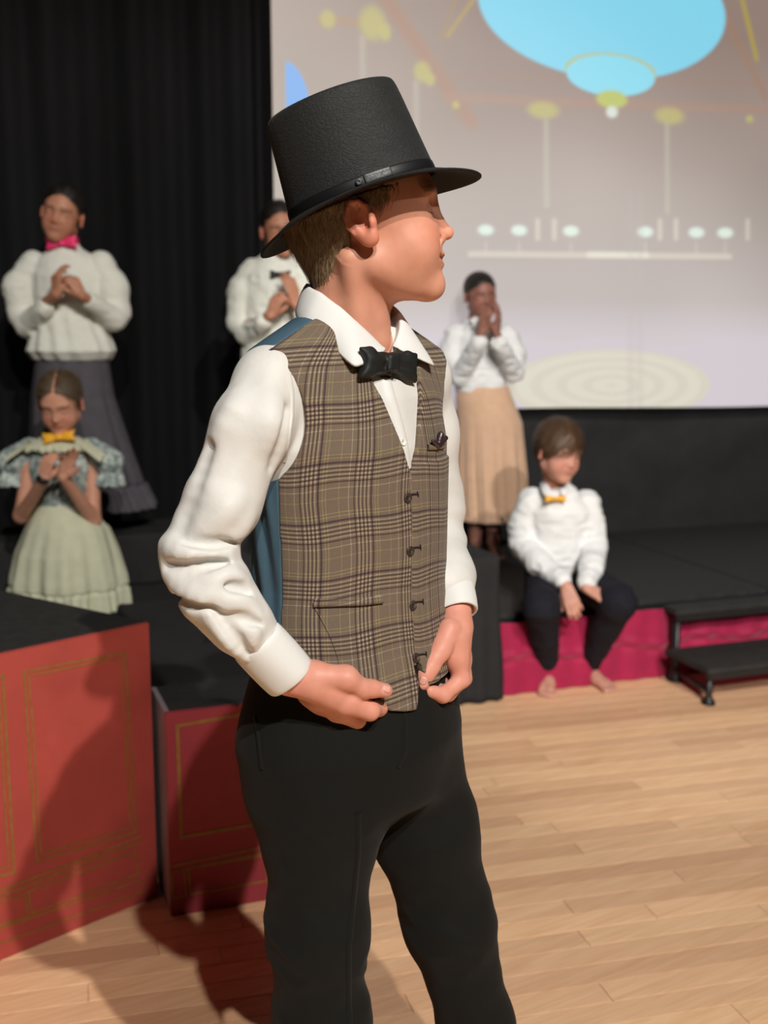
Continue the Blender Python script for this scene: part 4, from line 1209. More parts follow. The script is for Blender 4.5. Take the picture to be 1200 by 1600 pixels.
# right hand, picture joints with distances
RH = [([P(452, 1056, 1.300), P(490, 1064, 1.300), P(520, 1078, 1.305)], [0.0235, 0.0235, 0.0240]),
      ([P(497, 1056, 1.293), P(540, 1060, 1.293), P(566, 1076, 1.305), P(580, 1076, 1.312), P(602, 1079, 1.320)], [0.0150, 0.0150, 0.0112, 0.0102, 0.0088]),
      ([P(512, 1080, 1.306), P(541, 1096, 1.306), P(578, 1111, 1.318), P(592, 1106, 1.345), P(596, 1092, 1.372)], [0.0200, 0.0165, 0.0110, 0.0098, 0.0080]),
      ([P(505, 1086, 1.318), P(528, 1108, 1.322), P(557, 1124, 1.338), P(576, 1117, 1.366), P(580, 1101, 1.386)], [0.0200, 0.0150, 0.0112, 0.0098, 0.0080]),
      ([P(496, 1088, 1.332), P(515, 1112, 1.342), P(540, 1128, 1.362), P(558, 1119, 1.388), P(562, 1104, 1.402)], [0.0190, 0.0140, 0.0105, 0.0092, 0.0076]),
      ([P(484, 1084, 1.345), P(503, 1108, 1.358), P(522, 1121, 1.378), P(536, 1113, 1.398), P(540, 1101, 1.408)], [0.0180, 0.0125, 0.0095, 0.0082, 0.0070])]
LH = [([P(712, 945, 1.475), P(713, 980, 1.455), P(710, 1010, 1.445)], [0.0205, 0.0210, 0.0215]),
      ([P(702, 985, 1.435), P(688, 1015, 1.418), P(672, 1042, 1.402), P(664, 1054, 1.398), P(659, 1067, 1.396)], [0.0160, 0.0140, 0.0115, 0.0110, 0.0098]),
      ([P(710, 1000, 1.440), P(714, 1030, 1.435), P(721, 1062, 1.432), P(692, 1086, 1.412), P(672, 1080, 1.402)], [0.0190, 0.0150, 0.0105, 0.0098, 0.0085]),
      ([P(714, 1000, 1.452), P(719, 1030, 1.450), P(724, 1060, 1.450), P(700, 1084, 1.432), P(684, 1076, 1.426)], [0.0180, 0.0145, 0.0105, 0.0095, 0.0082]),
      ([P(716, 1000, 1.466), P(721, 1028, 1.466), P(724, 1054, 1.468), P(708, 1070, 1.456), P(695, 1064, 1.448)], [0.0170, 0.0130, 0.0100, 0.0090, 0.0078]),
      ([P(716, 998, 1.478), P(720, 1022, 1.482), P(721, 1044, 1.484), P(709, 1058, 1.474), P(698, 1053, 1.466)], [0.0150, 0.0115, 0.0090, 0.0080, 0.0070])]
def hands_f(prims, c):
    def f(p): return prims_sdf(p, prims, c, 0.16, 0.006, 0.008)
    return f
rhc = P(520, 1085, 1.33); lhc = P(700, 1020, 1.44)
neck_b = np.array([-0.040, 1.466, 1.300])
def HL(v): return HO + HR @ (np.array(v) * HS)
def headneck(p):
    d = head_sdf(p, HO, HR, HS, 0.6)
    d = smin(d, cone(p, HL((0, -0.026, -0.045)), neck_b, 0.0465, 0.0500), 0.022)
    for s in (1, -1):
        d = smin(d, chain(p, [HL((0.052 * s, -0.028, -0.040)), bw(-0.012 * s, 0.036, 1.305)], [0.010, 0.0075], 0.01), 0.018)
    d = smax(d, (p - HB.astype(f32)) @ HU.astype(f32) - 0.0, 0.004)
    return smax(d, 1.27 - p[:, 2], 0.01)
def join_meshes(parts):
    Vs_, Qs2 = [], []; o = 0
    for V, Q in parts:
        Vs_.append(V); Qs2.append(Q + o); o += len(V)
    return np.concatenate(Vs_), np.concatenate(Qs2)
hp = nets(headneck, HO - np.array([0.13, 0.10, 0.20]), HO + np.array([0.13, 0.10, 0.15]), 0.00165); hp = (relax(*hp, 1), hp[1])
rh = nets(hands_f(RH, rhc), *bounds([q for a, _ in RH for q in a], 0.03), 0.0015); rh = (relax(*rh, 1), rh[1])
lh = nets(hands_f(LH, lhc), *bounds([q for a, _ in LH for q in a], 0.03), 0.0015); lh = (relax(*lh, 1), lh[1])
def under(p):
    d = torso(p, -0.008); d = smax(d, 0.72 - p[:, 2], 0.02)
    d = smin(d, cone(p, bw(0, 0, 1.26), neck_b, 0.05, 0.047), 0.03)
    for C_, r in (([*RS, *RFo[1:], RC[1]], 0.026), ([*LS, *LFo[1:], LC[1]], 0.024)):
        d = smin(d, chain(p, C_, [r + 0.004] + [r - 0.003] * 3 + [0.0185] * (len(C_) - 5) + [0.020], 0.02), 0.015)
    for L_ in (RLg, LLg):
        d = smin(d, chain(p, L_, [0.066, 0.056, 0.045, 0.038, 0.030], 0.03), 0.02)
    for L_, fw in ((RLg, (0.6, -0.8, 0)), (LLg, (0.75, -0.66, 0))):
        for pts, rs in foot_prims(L_[-1] * np.array([1, 1, 0]) + np.array([0, 0, 0.062]), fw, 1.0):
            d = smin(d, chain(p, pts, rs, 0.01), 0.01)
    return d
un = nets(under, (-0.36, 1.18, -0.005), (0.34, 1.78, 1.34), 0.0075)
BV, BQ = join_meshes([hp, rh, lh, un])
bcols = np.tile(np.array(SKB), (len(BV), 1))
bcols *= (0.96 + 0.08 * vn(BV * 60))[:, None]
face_colors(BV, HO, HR, HS, SKB, (0.48, 0.15, 0.12), (0.22, 0.12, 0.06), bcols, (0.05, 0.08, 0.11), closed=True)
for c, r in ((P(520, 1080, 1.31), 0.10), (P(705, 1020, 1.43), 0.10)):   # rosier hands
    m = np.clip((r - np.linalg.norm(BV - c, axis=1)) / 0.02, 0, 1)[:, None]; bcols[:] = bcols * (1 - m) + np.array((0.64, 0.275, 0.20)) * m
for tip, dr in ((P(604, 1078, 1.309), 0.0072), (P(664, 1066, 1.392), 0.0070)):
    m = np.clip((dr - np.linalg.norm((BV - tip) * np.array([1, 0.6, 1.2]), axis=1)) / 0.0015, 0, 1)[:, None]
    bcols[:] = bcols * (1 - m) + np.array((0.74, 0.38, 0.31)) * m
body = mesh_np('body', BV, BQ, M_SKIN, boy, True, cols=bcols)

M_NAIL = mat('pale_pink_nail', (0.72, 0.36, 0.29), 0.3, 0.5)
for prims, c, (x, y), dx in ((RH, rhc, (605, 1076), (1.0, 0.0, -0.12)), (LH, lhc, (661, 1064), (-0.35, 0, -0.95))):
    fh = hands_f(prims, c)
    pn, nn = trace(x, y, fh)
    ax_ = np.array(dx); ax_ -= nn * (ax_ @ nn); ax_ /= np.linalg.norm(ax_); sd_ = np.cross(nn, ax_)
    rows = []
    for i in np.linspace(-1, 1, 9):
        row = []
        for j in np.linspace(-1, 1, 9):
            q_ = pn + ax_ * (i * 0.0056 * (1 - 0.18 * j * j)) + sd_ * (j * 0.0048 * (1 - 0.15 * i * i))
            v_ = float(fh(q_[None].astype(f32))[0]); row.append(q_ - nn * (v_ - 0.0005 + 0.0007 * max(abs(i), abs(j)) ** 4))
        rows.append(row)
    sheet('thumbnail', rows, M_NAIL, boy, 0.0004, 0)

# hair under the hat: fair, short at the nape
def hair_mat(name, c0, c1, vec=(60, 60, 8)):
    k = NT(name); v = k.coord('Object', vec); nz = k.noise(v, 6, 4, 0.7)
    k.l(k.ramp(nz, [(0.3, c0), (0.7, c1)]), k.b.inputs['Base Color']); k.b.inputs['Roughness'].default_value = 0.45
    k.b.inputs['Specular IOR Level'].default_value = 0.4; k.bump(nz, 0.5, 0.002); return k.m
M_HAIR_FAIR = hair_mat('fair_hair', (0.10, 0.062, 0.032), (0.30, 0.205, 0.115))
def hair_f(p):
    q = ((p - HO.astype(f32)) @ HR.astype(f32)) / f32(HS)
    m = np.stack([np.abs(q[:, 0]), q[:, 1], q[:, 2]], 1)
    d = ell(q, (0, -0.010, 0.040), (0.0775, 0.094, 0.082))
    d = smin(d, cone(q, (0, -0.042, -0.010), (0, -0.034, -0.074), 0.0505, 0.0370), 0.03)
    y, z = q[:, 1], q[:, 2]
    keepA = np.maximum(0.012 - z, y - 0.026 - (z - 0.01) * 0.9)
    keepA = np.minimum(keepA, 0.042 - z)
    keepB = np.maximum(y + 0.026 - 0.10 * (z + 0.07) , -0.082 - z + 0.25 * np.abs(q[:, 0]))
    keepB = np.maximum(keepB, z - 0.06)
    d = smax(d, np.minimum(keepA, keepB), 0.006)
    d = smax(d, (p - HB.astype(f32)) @ HU.astype(f32) + 0.006, 0.002)
    st = vn(np.stack([q[:, 0] * 260, q[:, 1] * 200 + z * 90, z * 30], 1))
    return (d - 0.0022 * (st - 0.4)) * HS
HV, HQ = nets(hair_f, HO - 0.14, HO + 0.16, 0.002)
hair_o = mesh_np('hair', HV, HQ, M_HAIR_FAIR, boy, True)
def strands(name, HV, fn, sel, n, ln, wd, dirf, m, parent, seed=1):
    r = np.random.RandomState(seed); ids = np.where(sel)[0]; ids = ids[r.randint(0, len(ids), n)]
    p = HV[ids].astype(float)
    e = 0.002
    g = np.stack([fn((p + e * k_).astype(f32)) - fn((p - e * k_).astype(f32)) for k_ in np.eye(3)], 1); g /= np.linalg.norm(g, axis=1)[:, None] + 1e-9
    d = dirf(p) + r.normal(0, 0.18, p.shape); d -= g * (d * g).sum(1)[:, None]; d /= np.linalg.norm(d, axis=1)[:, None] + 1e-9
    s = np.cross(d, g); L_ = ln * (0.6 + 0.8 * r.rand(n))[:, None]
    V = []; 
    for t, w_, lf in ((0, 1, -0.001), (0.35, 1, 0.0016), (0.7, 0.7, 0.0022), (1, 0.12, 0.0012)):
        c = p + d * L_ * t + g * lf
        V += [c - s * wd / 2 * w_, c + s * wd / 2 * w_]
    V = np.stack(V, 1).reshape(-1, 3); b = np.arange(n)[:, None] * 8
    Q = np.concatenate([b + np.array([[0, 1, 3, 2]]), b + np.array([[2, 3, 5, 4]]), b + np.array([[4, 5, 7, 6]])])
    return tag(mesh_np(name, V, Q, m, parent, True), kind='stuff')
ql = ((HV - HO) @ HR)
strands('hair_strands', HV, hair_f, (ql[:, 2] < 0.045), 8000, 0.018, 0.0006, lambda p: np.tile(HR @ np.array([0, -0.25, -1.0]), (len(p), 1)), M_HAIR_FAIR, hair_o, 3)

# top hat
hat = bpy.data.objects.new('top_hat', None); link(hat, boy)
def hp_(x, y, z): return HB + HX * x + HY * y + HU * z
def rings(prof, n=72, ex=0.0):
    th = np.linspace(0, 2 * np.pi, n, endpoint=False); rows = []
    for a, b, zf, cx in prof:
        z = zf(th) if callable(zf) else np.full(n, zf)
        rows.append([hp_(cx + a * math.cos(t), b * math.sin(t), zz) for t, zz in zip(th, z)])
    return rows
crown = [(0.0940, 0.0800, -0.004, 0), (0.0935, 0.0795, 0.004, 0), (0.0905, 0.0772, 0.030, 0), (0.0870, 0.0742, 0.065, 0), (0.0835, 0.0712, 0.100, 0), (0.0818, 0.0698, 0.1115, 0), (0.0800, 0.0680, 0.1180, 0), (0.0760, 0.0645, 0.1205, 0), (0.055, 0.047, 0.1200, 0), (0.028, 0.024, 0.1190, 0), (0.002, 0.002, 0.1185, 0)]
cr_rows = rings(crown); rr_ = random.Random(4)
cr_rows = [[p + HU * 0.0 + (p - HB) * (0.012 * (float(vn(np.array([p * 14]))[0]) - 0.5)) for p in row] for row in cr_rows]
sheet('crown', cr_rows, M_FELT, hat, 0.002, 2, closed=True)
def brz(t, k):
    """brim rolls up at the sides, dips front and back"""
    return lambda th: k * (-0.027 * np.cos(th) ** 2 - 0.007 * np.sin(th) ** 2)
brim = []
for i, t in enumerate(np.linspace(0, 1, 9)):
    brim.append((0.0925 + t * 0.050, 0.0785 + t * 0.050, brz(t, t ** 1.15), 0.001))
brim.append((0.1438, 0.1298, lambda th: brz(1, 1)(th) + 0.0022, 0.001))
br_o = sheet('brim', rings(brim), M_FELT_UNDER, hat, 0.0032, 1, closed=True)
band = [(0.0938, 0.0800, 0.000, 0), (0.0955, 0.0815, 0.0008, 0), (0.0945, 0.0806, 0.0125, 0), (0.0925, 0.0788, 0.0130, 0)]
bd = sheet('hat_band', rings(band), M_RIBBON, hat, 0.001, 1, closed=True)
def band_patch(name, th0, th1, z0, z1, r, m, parent, thick=0.0016):
    rows = []
    for z in np.linspace(z0, z1, 5):
        rows.append([hp_((0.0952 + r) * math.cos(t), (0.0812 + r) * math.sin(t), z) for t in np.linspace(th0, th1, 10)])
    return sheet(name, rows, m, parent, thick, 1)
tb = -math.pi / 2
band_patch('band_buckle', tb + 0.05, tb + 0.42, 0.0015, 0.0125, 0.0012, M_SHINE, bd)
pk2 = hp_(0.0962 * math.cos(tb - 0.02), 0.0822 * math.sin(tb - 0.02), 0.0065)
disc('band_stud', pk2, -HY, 0.0042, 0.002, M_SHINE, bd, ring=False)

# ================================================================== THE OTHER CHILDREN
def loftg(p, keys, ang, fold=None):
    """keys: (z, cx, cy, half width, half depth) rows, z rising; ang = heading the garment faces"""
    K = np.array(sorted(keys)); z = p[:, 2]
    g = lambda i: np.interp(z, K[:, 0], K[:, i]).astype(f32)
    x, y = p[:, 0] - g(1), p[:, 1] - g(2)
    c, s = math.cos(ang), math.sin(ang)
    f = x * c + y * s; u = x * s - y * c
    a, b = g(3), g(4)
    if fold is not None:
        d = fold(np.arctan2(f / b, u / a), z); a = a + d; b = b + d
    k0 = np.sqrt((u / a) ** 2 + (f / b) ** 2) + 1e-6; k1 = np.sqrt((u / a ** 2) ** 2 + (f / b ** 2) ** 2) + 1e-6
    d = k0 * (k0 - 1) / k1
    lo, hi = K[0, 0], K[-1, 0]
    return smax(smax(d, z - hi, 0.006), lo - z, 0.004)
def crumple(p, amp, fr, seed=0.0):
    n = vn(np.stack([p[:, 0] * fr + seed, p[:, 1] * fr, p[:, 2] * fr * 1.5], 1))
    return amp * (1 - 2 * np.abs(2 * n - 1))
def child_body(root, J, skin, lip, brow, bare_arm=True, closed=True, res=0.0042):
    HO_, HR_, HS_ = J['HO'], J['HR'], J['HS']
    L = lambda v: HO_ + HR_ @ (np.array(v) * HS_)
    pts = [HO_]
    for k_ in ('S', 'E', 'W', 'H', 'K', 'A'): pts += list(J[k_])
    fp = []
    for i in range(2): fp += foot_prims(J['A'][i], J['FD'][i], J.get('FS', 0.82), 1 if i == 0 else -1)
    hp0 = hand_prims(J['W'][0], J['HF'][0], 1, J.get('hs', 0.80), curls=J['C'][0]) if J['HF'][0] is not None else []
    hp1 = hand_prims(J['W'][1], J['HF'][1], -1, J.get('hs', 0.80), curls=J['C'][1]) if J['HF'][1] is not None else []
    def f(p):
        d = head_sdf(p, HO_, HR_, HS_)
        d = smin(d, cone(p, L((0, -0.026, -0.045)), J['N'], 0.040 * HS_, 0.044), 0.02)
        d = smin(d, cone(p, J['S'][0], J['S'][1], 0.036, 0.036), 0.03)
        mid = (J['H'][0] + J['H'][1]) / 2 + np.array([0, 0, 0.04])
        d = smin(d, cone(p, J['N'] - np.array([0, -J.get('tb', 0.0), 0.10]), mid, 0.062, 0.066), 0.04)
        for i in range(2):
            d = smin(d, chain(p, [J['S'][i], J['E'][i], J['W'][i]], [J.get('ar', 0.030), J.get('ar', 0.030) - 0.003, 0.0195], 0.012), 0.012)
            d = smin(d, chain(p, [J['H'][i], J['K'][i], J['A'][i]], [0.062, 0.043, 0.028], 0.02), 0.02)
        for hp_ in (hp0, hp1):
            if hp_:
                c = hp_[3][0][1]
                d = smin(d, prims_sdf(p, hp_, c, 0.14, 0.004, 0.006), 0.006)
        for i in range(2):
            pr = fp[i * (len(fp) // 2):(i + 1) * (len(fp) // 2)]
            d = smin(d, prims_sdf(p, pr, J['A'][i], 0.24, 0.006), 0.008)
        return d
    lo, hi = bounds(pts, 0.17)
    lo[2] = min(lo[2], min(J['A'][0][2], J['A'][1][2]) - 0.08)
    V, Q = nets(f, lo, hi, res)
    V = relax(V, Q, 1)
    cols = np.tile(np.array(skin), (len(V), 1)) * (0.95 + 0.1 * vn(V * 40))[:, None]
    face_colors(V, HO_, HR_, HS_, skin, lip, brow, cols, closed=closed)
    return mesh_np('body', V, Q, M_SKIN, root, True, cols=cols)
def hair_obj(root, HO_, HR_, HS_, m, style, extra=None, res=0.003):
    def f(p):
        q = ((p - HO_.astype(f32)) @ HR_.astype(f32)) / f32(HS_)
        ax = np.abs(q[:, 0]); y, z = q[:, 1], q[:, 2]
        th = {'bun': 0.0035, 'part': 0.0045, 'crop': 0.004, 'mop': 0.012}[style]
        d = ell(q, (0, -0.010, 0.040), (0.0735 + th, 0.091 + th, 0.078 + th))
        if style == 'mop':
            d = smin(d, ell(q, (0, -0.045, -0.005), (0.066, 0.052, 0.05)), 0.02)
            d = smax(d, -ell(q, (-0.014, 0.105, -0.030), (0.066, 0.070, 0.066)), 0.006)
            d = smax(d, np.minimum(-0.004 - z, y + 0.022), 0.006)
            d = smax(d, -0.062 - z, 0.01)
            d = d - 0.004 * (vn(np.stack([q[:, 0] * 70 + z * 30, y * 60, z * 22], 1)) - 0.5)
        elif style == 'crop':
            d = smin(d, ell(q, (0, -0.045, 0.0), (0.060, 0.048, 0.045)), 0.02)
            d = smax(d, -ell(q, (0, 0.108, -0.002), (0.072, 0.070, 0.082)), 0.006)
            d = smax(d, np.minimum(-0.004 - z, y + 0.018), 0.006)
            d = smax(d, -0.05 - z, 0.01) - 0.001 * vn(q * 500)
        else:
            d = smin(d, ell(q, (0, -0.045, 0.0), (0.062, 0.050, 0.048)), 0.02)
            d = smax(d, -ell(q, (0, 0.108, -0.004), (0.072, 0.076, 0.090)), 0.010)
            d = smax(d, np.minimum(0.010 - z, y + 0.010), 0.006)
            d = smax(d, -0.055 - z, 0.01)
            if style == 'part':
                d = smax(d, -chain(q, [(0, 0.080, 0.076), (0, 0.052, 0.104), (0, 0.020, 0.1185), (0, -0.03, 0.1235)], [0.0045] * 4, 0.002), 0.004)
                d = smin(d, ball(q, (0, -0.105, -0.02), 0.026), 0.01)
            else:
                d = smin(d, ball(q, (0, -0.095, 0.065), 0.030), 0.012)
            d = d - 0.0016 * (vn(np.stack([q[:, 0] * 130, y * 18, z * 40], 1)) - 0.5)
        return d * HS_
    V, Q = nets(f, HO_ - 0.17 * HS_, HO_ + 0.18 * HS_, res)
    V = relax(V, Q, 1)
    o = mesh_np('hair', V, Q, m, root, True)
    def dirs(p):
        q = (p - HO_) @ HR_ / HS_; x, y, z = q[:, 0], q[:, 1], q[:, 2]
        if style == 'mop': d = np.stack([0.55 * np.clip(y * 14, -1, 1) + 0.2 * np.sign(x), 0.5 * np.clip(z * 12, 0, 1) - 0.2, -0.25 - 1.2 * np.clip(1 - z * 9, 0, 1)], 1)
        elif style == 'part': d = np.stack([np.sign(x) * (0.9 - 8 * np.abs(x)), -0.7 + 0 * x, -0.2 - 6 * np.abs(x)], 1)
        elif style == 'bun': d = np.stack([-x * 6, -1 + 0 * x, 0.5 - z * 3], 1)
        else: d = np.stack([x * 2, -0.4 + 0 * x, -0.5 + 0 * x], 1)
        return d @ HR_.T
    n_, ln_ = {'mop': (4200, 0.034), 'part': (3200, 0.034), 'bun': (2200, 0.030), 'crop': (2600, 0.006)}[style]
    ok = ((V - HO_) @ HR_)[:, 2] > -0.04
    strands('hair_strands', V, f, ok, n_, ln_, 0.0014, dirs, m, o, 5)
    return o
def flat_hand(fwd, back):
    """hand frame from the finger direction and the back-of-hand normal"""
    y = np.asarray(fwd, float); y /= np.linalg.norm(y); z = np.asarray(back, float); z -= y * (z @ y); z /= np.linalg.norm(z)
    return np.stack([np.cross(y, z), y, z], 1)
M_HAIR_BLACK = hair_mat('black_hair', (0.006, 0.005, 0.004), (0.022, 0.016, 0.012))
M_HAIR_BROWN = hair_mat('dark_blond_hair', (0.055, 0.034, 0.018), (0.15, 0.10, 0.055), (60, 8, 60))
M_HAIR_CHEST = hair_mat('chestnut_hair', (0.05, 0.026, 0.014), (0.14, 0.078, 0.042))
M_BLOUSE = mat('cream_blouse_cotton', (0.72, 0.73, 0.66), 0.8, 0.2, 30, 0.3, 0.03, sheen=0.1, ndist=0.004)
M_WHITE = mat('white_school_shirt', (0.74, 0.75, 0.75), 0.8, 0.2, 30, 0.3, 0.03, ndist=0.004)
M_GREYSK = mat('grey_skirt_cloth', (0.085, 0.078, 0.092), 0.8, 0.2, 30, 0.25, 0.1, ndist=0.004)
M_PEACH = mat('peach_pleated_tulle', (0.62, 0.40, 0.265), 0.75, 0.25, 30, 0.25, 0.06, sheen=0.2, ndist=0.004)
M_PINK = mat('hot_pink_satin', (0.80, 0.035, 0.16), 0.45, 0.5)
M_YELLOW = mat('golden_yellow_satin', (0.85, 0.42, 0.02), 0.45, 0.5)
M_NAVY = mat('navy_black_trouser', (0.011, 0.011, 0.017), 0.85, 0.2, 60, 0.1, 0.2)
M_SAGE = mat('pale_sage_apron_cotton', (0.56, 0.57, 0.42), 0.8, 0.2, 25, 0.3, 0.06, ndist=0.004)
def brocade():
    k = NT('grey_blue_brocade'); v = k.coord('Object'); nz = k.noise(v, 42, 3, 0.6, 0.8)
    k.l(k.ramp(nz, [(0.42, (0.17, 0.22, 0.215)), (0.52, (0.33, 0.39, 0.375)), (0.62, (0.52, 0.57, 0.52))]), k.b.inputs['Base Color'])
    k.b.inputs['Roughness'].default_value = 0.55; k.bump(nz, 0.2, 0.002); return k.m
M_BROC = brocade()
UP = np.array([0, 0, 1.0])

def pleat(n, amp, z0, z1, ph=0.0):
    """folds that deepen from z1 down to z0"""
    def f(t, z):
        k_ = np.clip((z1 - z) / (z1 - z0), 0, 1)
        return (amp * k_ * (np.sin(n * t + ph + 1.3 * np.sin(2 * t)) + 0.4 * np.sin(2.3 * n * t + ph))).astype(f32)
    return f

# ---------------- standing girl with the pink bow
YA = 4.62
A = empty('person', (float(P(110, 829, YA)[0]), YA, 0.50), 'person in cream puff-sleeved blouse, pink bow tie and long grey skirt, hands clasped at chest', 'person')
ah = P(98, 336, YA - 0.03); aR = head_frame(math.radians(-91), -0.10, -0.26)
z_ = lambda y, Y: P(0, y, Y)[2]
cxA = P(110, 500, YA)[0]
JA = dict(ar=0.024, HO=ah, HR=aR, HS=0.97, N=P(103, 398, YA), S=[P(50, 414, YA), P(160, 414, YA)], E=[P(35, 498, YA - 0.02), P(184, 497, YA - 0.02)],
          W=[P(88, 460, YA - 0.20), P(128, 462, YA - 0.20)], H=[P(88, 590, YA), P(135, 590, YA)], K=[P(88, 700, YA), P(135, 700, YA)], A=[np.array([P(90, 800, YA)[0], YA, 0.560]), np.array([P(138, 800, YA)[0], YA, 0.560])],
          FD=[(-0.1, -1, 0), (0.15, -1, 0)], HF=[flat_hand((0.05, -0.1, 1), (-0.55, -0.8, 0)), flat_hand((-0.45, 0.0, 0.8), (0.5, -0.85, 0.2))], C=[[(0.5, 0.5, 0.4), (0.6, 0.6, 0.5), (0.8, 0.8, 0.6), (0.9, 0.9, 0.6)], [(0.9, 1.0, 0.6)] * 4])
child_body(A, JA, (0.44, 0.195, 0.115), (0.34, 0.10, 0.075), (0.03, 0.018, 0.012))
hair_obj(A, ah, aR, 0.97, M_HAIR_BLACK, 'bun')
keysA = [(z_(562, YA), cxA, YA, 0.150, 0.125), (z_(548, YA), cxA, YA - 0.01, 0.172, 0.145), (z_(520, YA), cxA, YA, 0.150, 0.125), (z_(480, YA), cxA, YA, 0.135, 0.11), (z_(430, YA), cxA, YA, 0.145, 0.10), (z_(405, YA), cxA, YA, 0.120, 0.075), (z_(388, YA), P(103, 388, YA)[0], YA, 0.060, 0.055), (z_(378, YA), P(102, 378, YA)[0], YA, 0.045, 0.045)]
def blouseA(p):
    d = loftg(p, keysA, -math.pi / 2, lambda t, z: (0.004 * np.sin(14 * t + 20 * z) * np.clip((z_(470, YA) - z) * 8, 0, 1)).astype(f32))
    for pts, rs in (([P(52, 412, YA), P(30, 450, YA), P(33, 490, YA - 0.01)], [0.050, 0.062, 0.050]), ([P(33, 490, YA - 0.01), P(42, 508, YA - 0.03), P(70, 482, YA - 0.14)], [0.050, 0.044, 0.036]),
                    ([P(158, 412, YA), P(176, 450, YA), P(184, 490, YA - 0.01)], [0.050, 0.060, 0.048]), ([P(184, 488, YA - 0.01), P(178, 498, YA - 0.04), P(140, 470, YA - 0.15)], [0.048, 0.044, 0.034])):
        d = smin(d, chain(p, pts, rs, 0.02), 0.015)
    d = smax(d, -cone(p, P(103, 388, YA), P(102, 360, YA), 0.040, 0.046), 0.004)
    return d - crumple(p, 0.0025, 22)
sdf_obj('blouse', blouseA, P(-5, 575, YA + 0.2) - 0.04, P(215, 365, YA + 0.2) + 0.03, 0.0042, M_BLOUSE, A, 1) if False else None
lo, hi = bounds([P(20, 565, YA), P(200, 370, YA)], 0.07); lo[1] -= 0.20; hi[1] += 0.12
sdf_obj('blouse', blouseA, lo, hi, 0.0042, M_BLOUSE, A, 1)
def skirtA(p):
    keys = [(z_(792, YA), P(137, 700, YA)[0], YA, 0.265, 0.21), (z_(770, YA), P(136, 700, YA)[0], YA, 0.240, 0.19), (z_(752, YA), P(133, 700, YA)[0], YA, 0.228, 0.18), (z_(700, YA), P(127, 700, YA)[0], YA, 0.200, 0.165), (z_(620, YA), P(114, 620, YA)[0], YA, 0.165, 0.135), (z_(550, YA), cxA, YA, 0.140, 0.115)]
    base = pleat(9, 0.009, z_(780, YA), z_(560, YA)); rf = lambda t, z: base(t, z) + (0.010 * np.sin(30 * t) * (z < z_(757, YA))).astype(f32) - (0.006 * (np.abs(z - z_(756, YA)) < 0.008)).astype(f32)
    return loftg(p, keys, -math.pi / 2, rf)
lo, hi = bounds([P(60, 800, YA), P(210, 545, YA)], 0.02); lo += (-0.20, -0.26, -0.03); hi += (0.14, 0.26, 0.01)
sdf_obj('skirt', skirtA, lo, hi, 0.0045, M_GREYSK, A, 1)
nbA = P(96, 379, YA - 0.066); RbA = frame((-0.08, -1, 0.1))
RbA = np.stack([rot_axis(RbA[:, i], RbA[:, 1], 0.06) for i in range(3)], 1)
sdf_obj('bow_tie', lambda p: smin(bow_sdf(p, nbA, RbA, 0.062, 0.026, 0.010), smax(np.abs(cone(p, P(102, 384, YA), P(101, 373, YA), 0.050, 0.050)) - 0.003, np.abs(p[:, 2] - z_(377, YA)) - 0.012, 0.002), 0.002), nbA - np.array([0.09, 0.05, 0.06]), nbA + np.array([0.10, 0.14, 0.06]), 0.0026, M_PINK, A, 1)

# ---------------- kneeling girl with the yellow bow
YB = 4.13
B = empty('person', (float(P(105, 955, YB)[0]), YB, 0.30), 'person kneeling in grey-blue brocade and pale green dress with yellow bow, eyes lowered to hands', 'person')
bh = P(95, 630, YB - 0.03); bR = head_frame(math.radians(-90), -0.42, 0.0)
cxB = P(96, 750, YB)[0]
JB = dict(FS=0.62, HO=bh, HR=bR, HS=0.95, N=P(96, 695, YB + 0.02), S=[P(52, 706, YB + 0.01), P(142, 706, YB + 0.01)], E=[P(33, 806, YB - 0.03), P(146, 812, YB - 0.03)],
          W=[P(68, 750, YB - 0.20), P(99, 746, YB - 0.20)], H=[P(78, 850, YB + 0.06), P(122, 850, YB + 0.06)], K=[P(72, 935, YB - 0.08), P(130, 935, YB - 0.08)], A=[np.array([P(80, 930, YB)[0], YB + 0.05, 0.365]), np.array([P(125, 930, YB)[0], YB + 0.05, 0.365])],
          FD=[(0, 1, 0), (0, 1, 0)], HF=[flat_hand((0.25, -0.1, 1), (-0.3, -0.95, 0)), flat_hand((0.35, -0.3, 0.9), (-0.15, 0.9, 0.3))], C=[[(0.8, 1.1, 0.7)] * 4, [(0.15, 0.2, 0.15), (0.2, 0.25, 0.2), (0.3, 0.3, 0.2), (0.45, 0.3, 0.2)]])
child_body(B, JB, (0.58, 0.285, 0.19), (0.40, 0.13, 0.10), (0.10, 0.06, 0.035))
hair_obj(B, bh, bR, 0.95, M_HAIR_BROWN, 'part')
keysB = [(z_(800, YB), cxB, YB, 0.090, 0.075), (z_(765, YB), cxB, YB, 0.100, 0.08), (z_(730, YB), cxB, YB, 0.115, 0.085), (z_(705, YB), cxB, YB, 0.105, 0.07), (z_(690, YB), cxB, YB + 0.01, 0.062, 0.052)]
def bodice(p):
    d = loftg(p, keysB, -math.pi / 2)
    return d - crumple(p, 0.002, 26)
lo, hi = bounds([P(40, 805, YB), P(155, 680, YB)], 0.04); lo[1] -= 0.1; hi[1] += 0.1
sdf_obj('dress_bodice', bodice, lo, hi, 0.0040, M_BROC, B, 1)
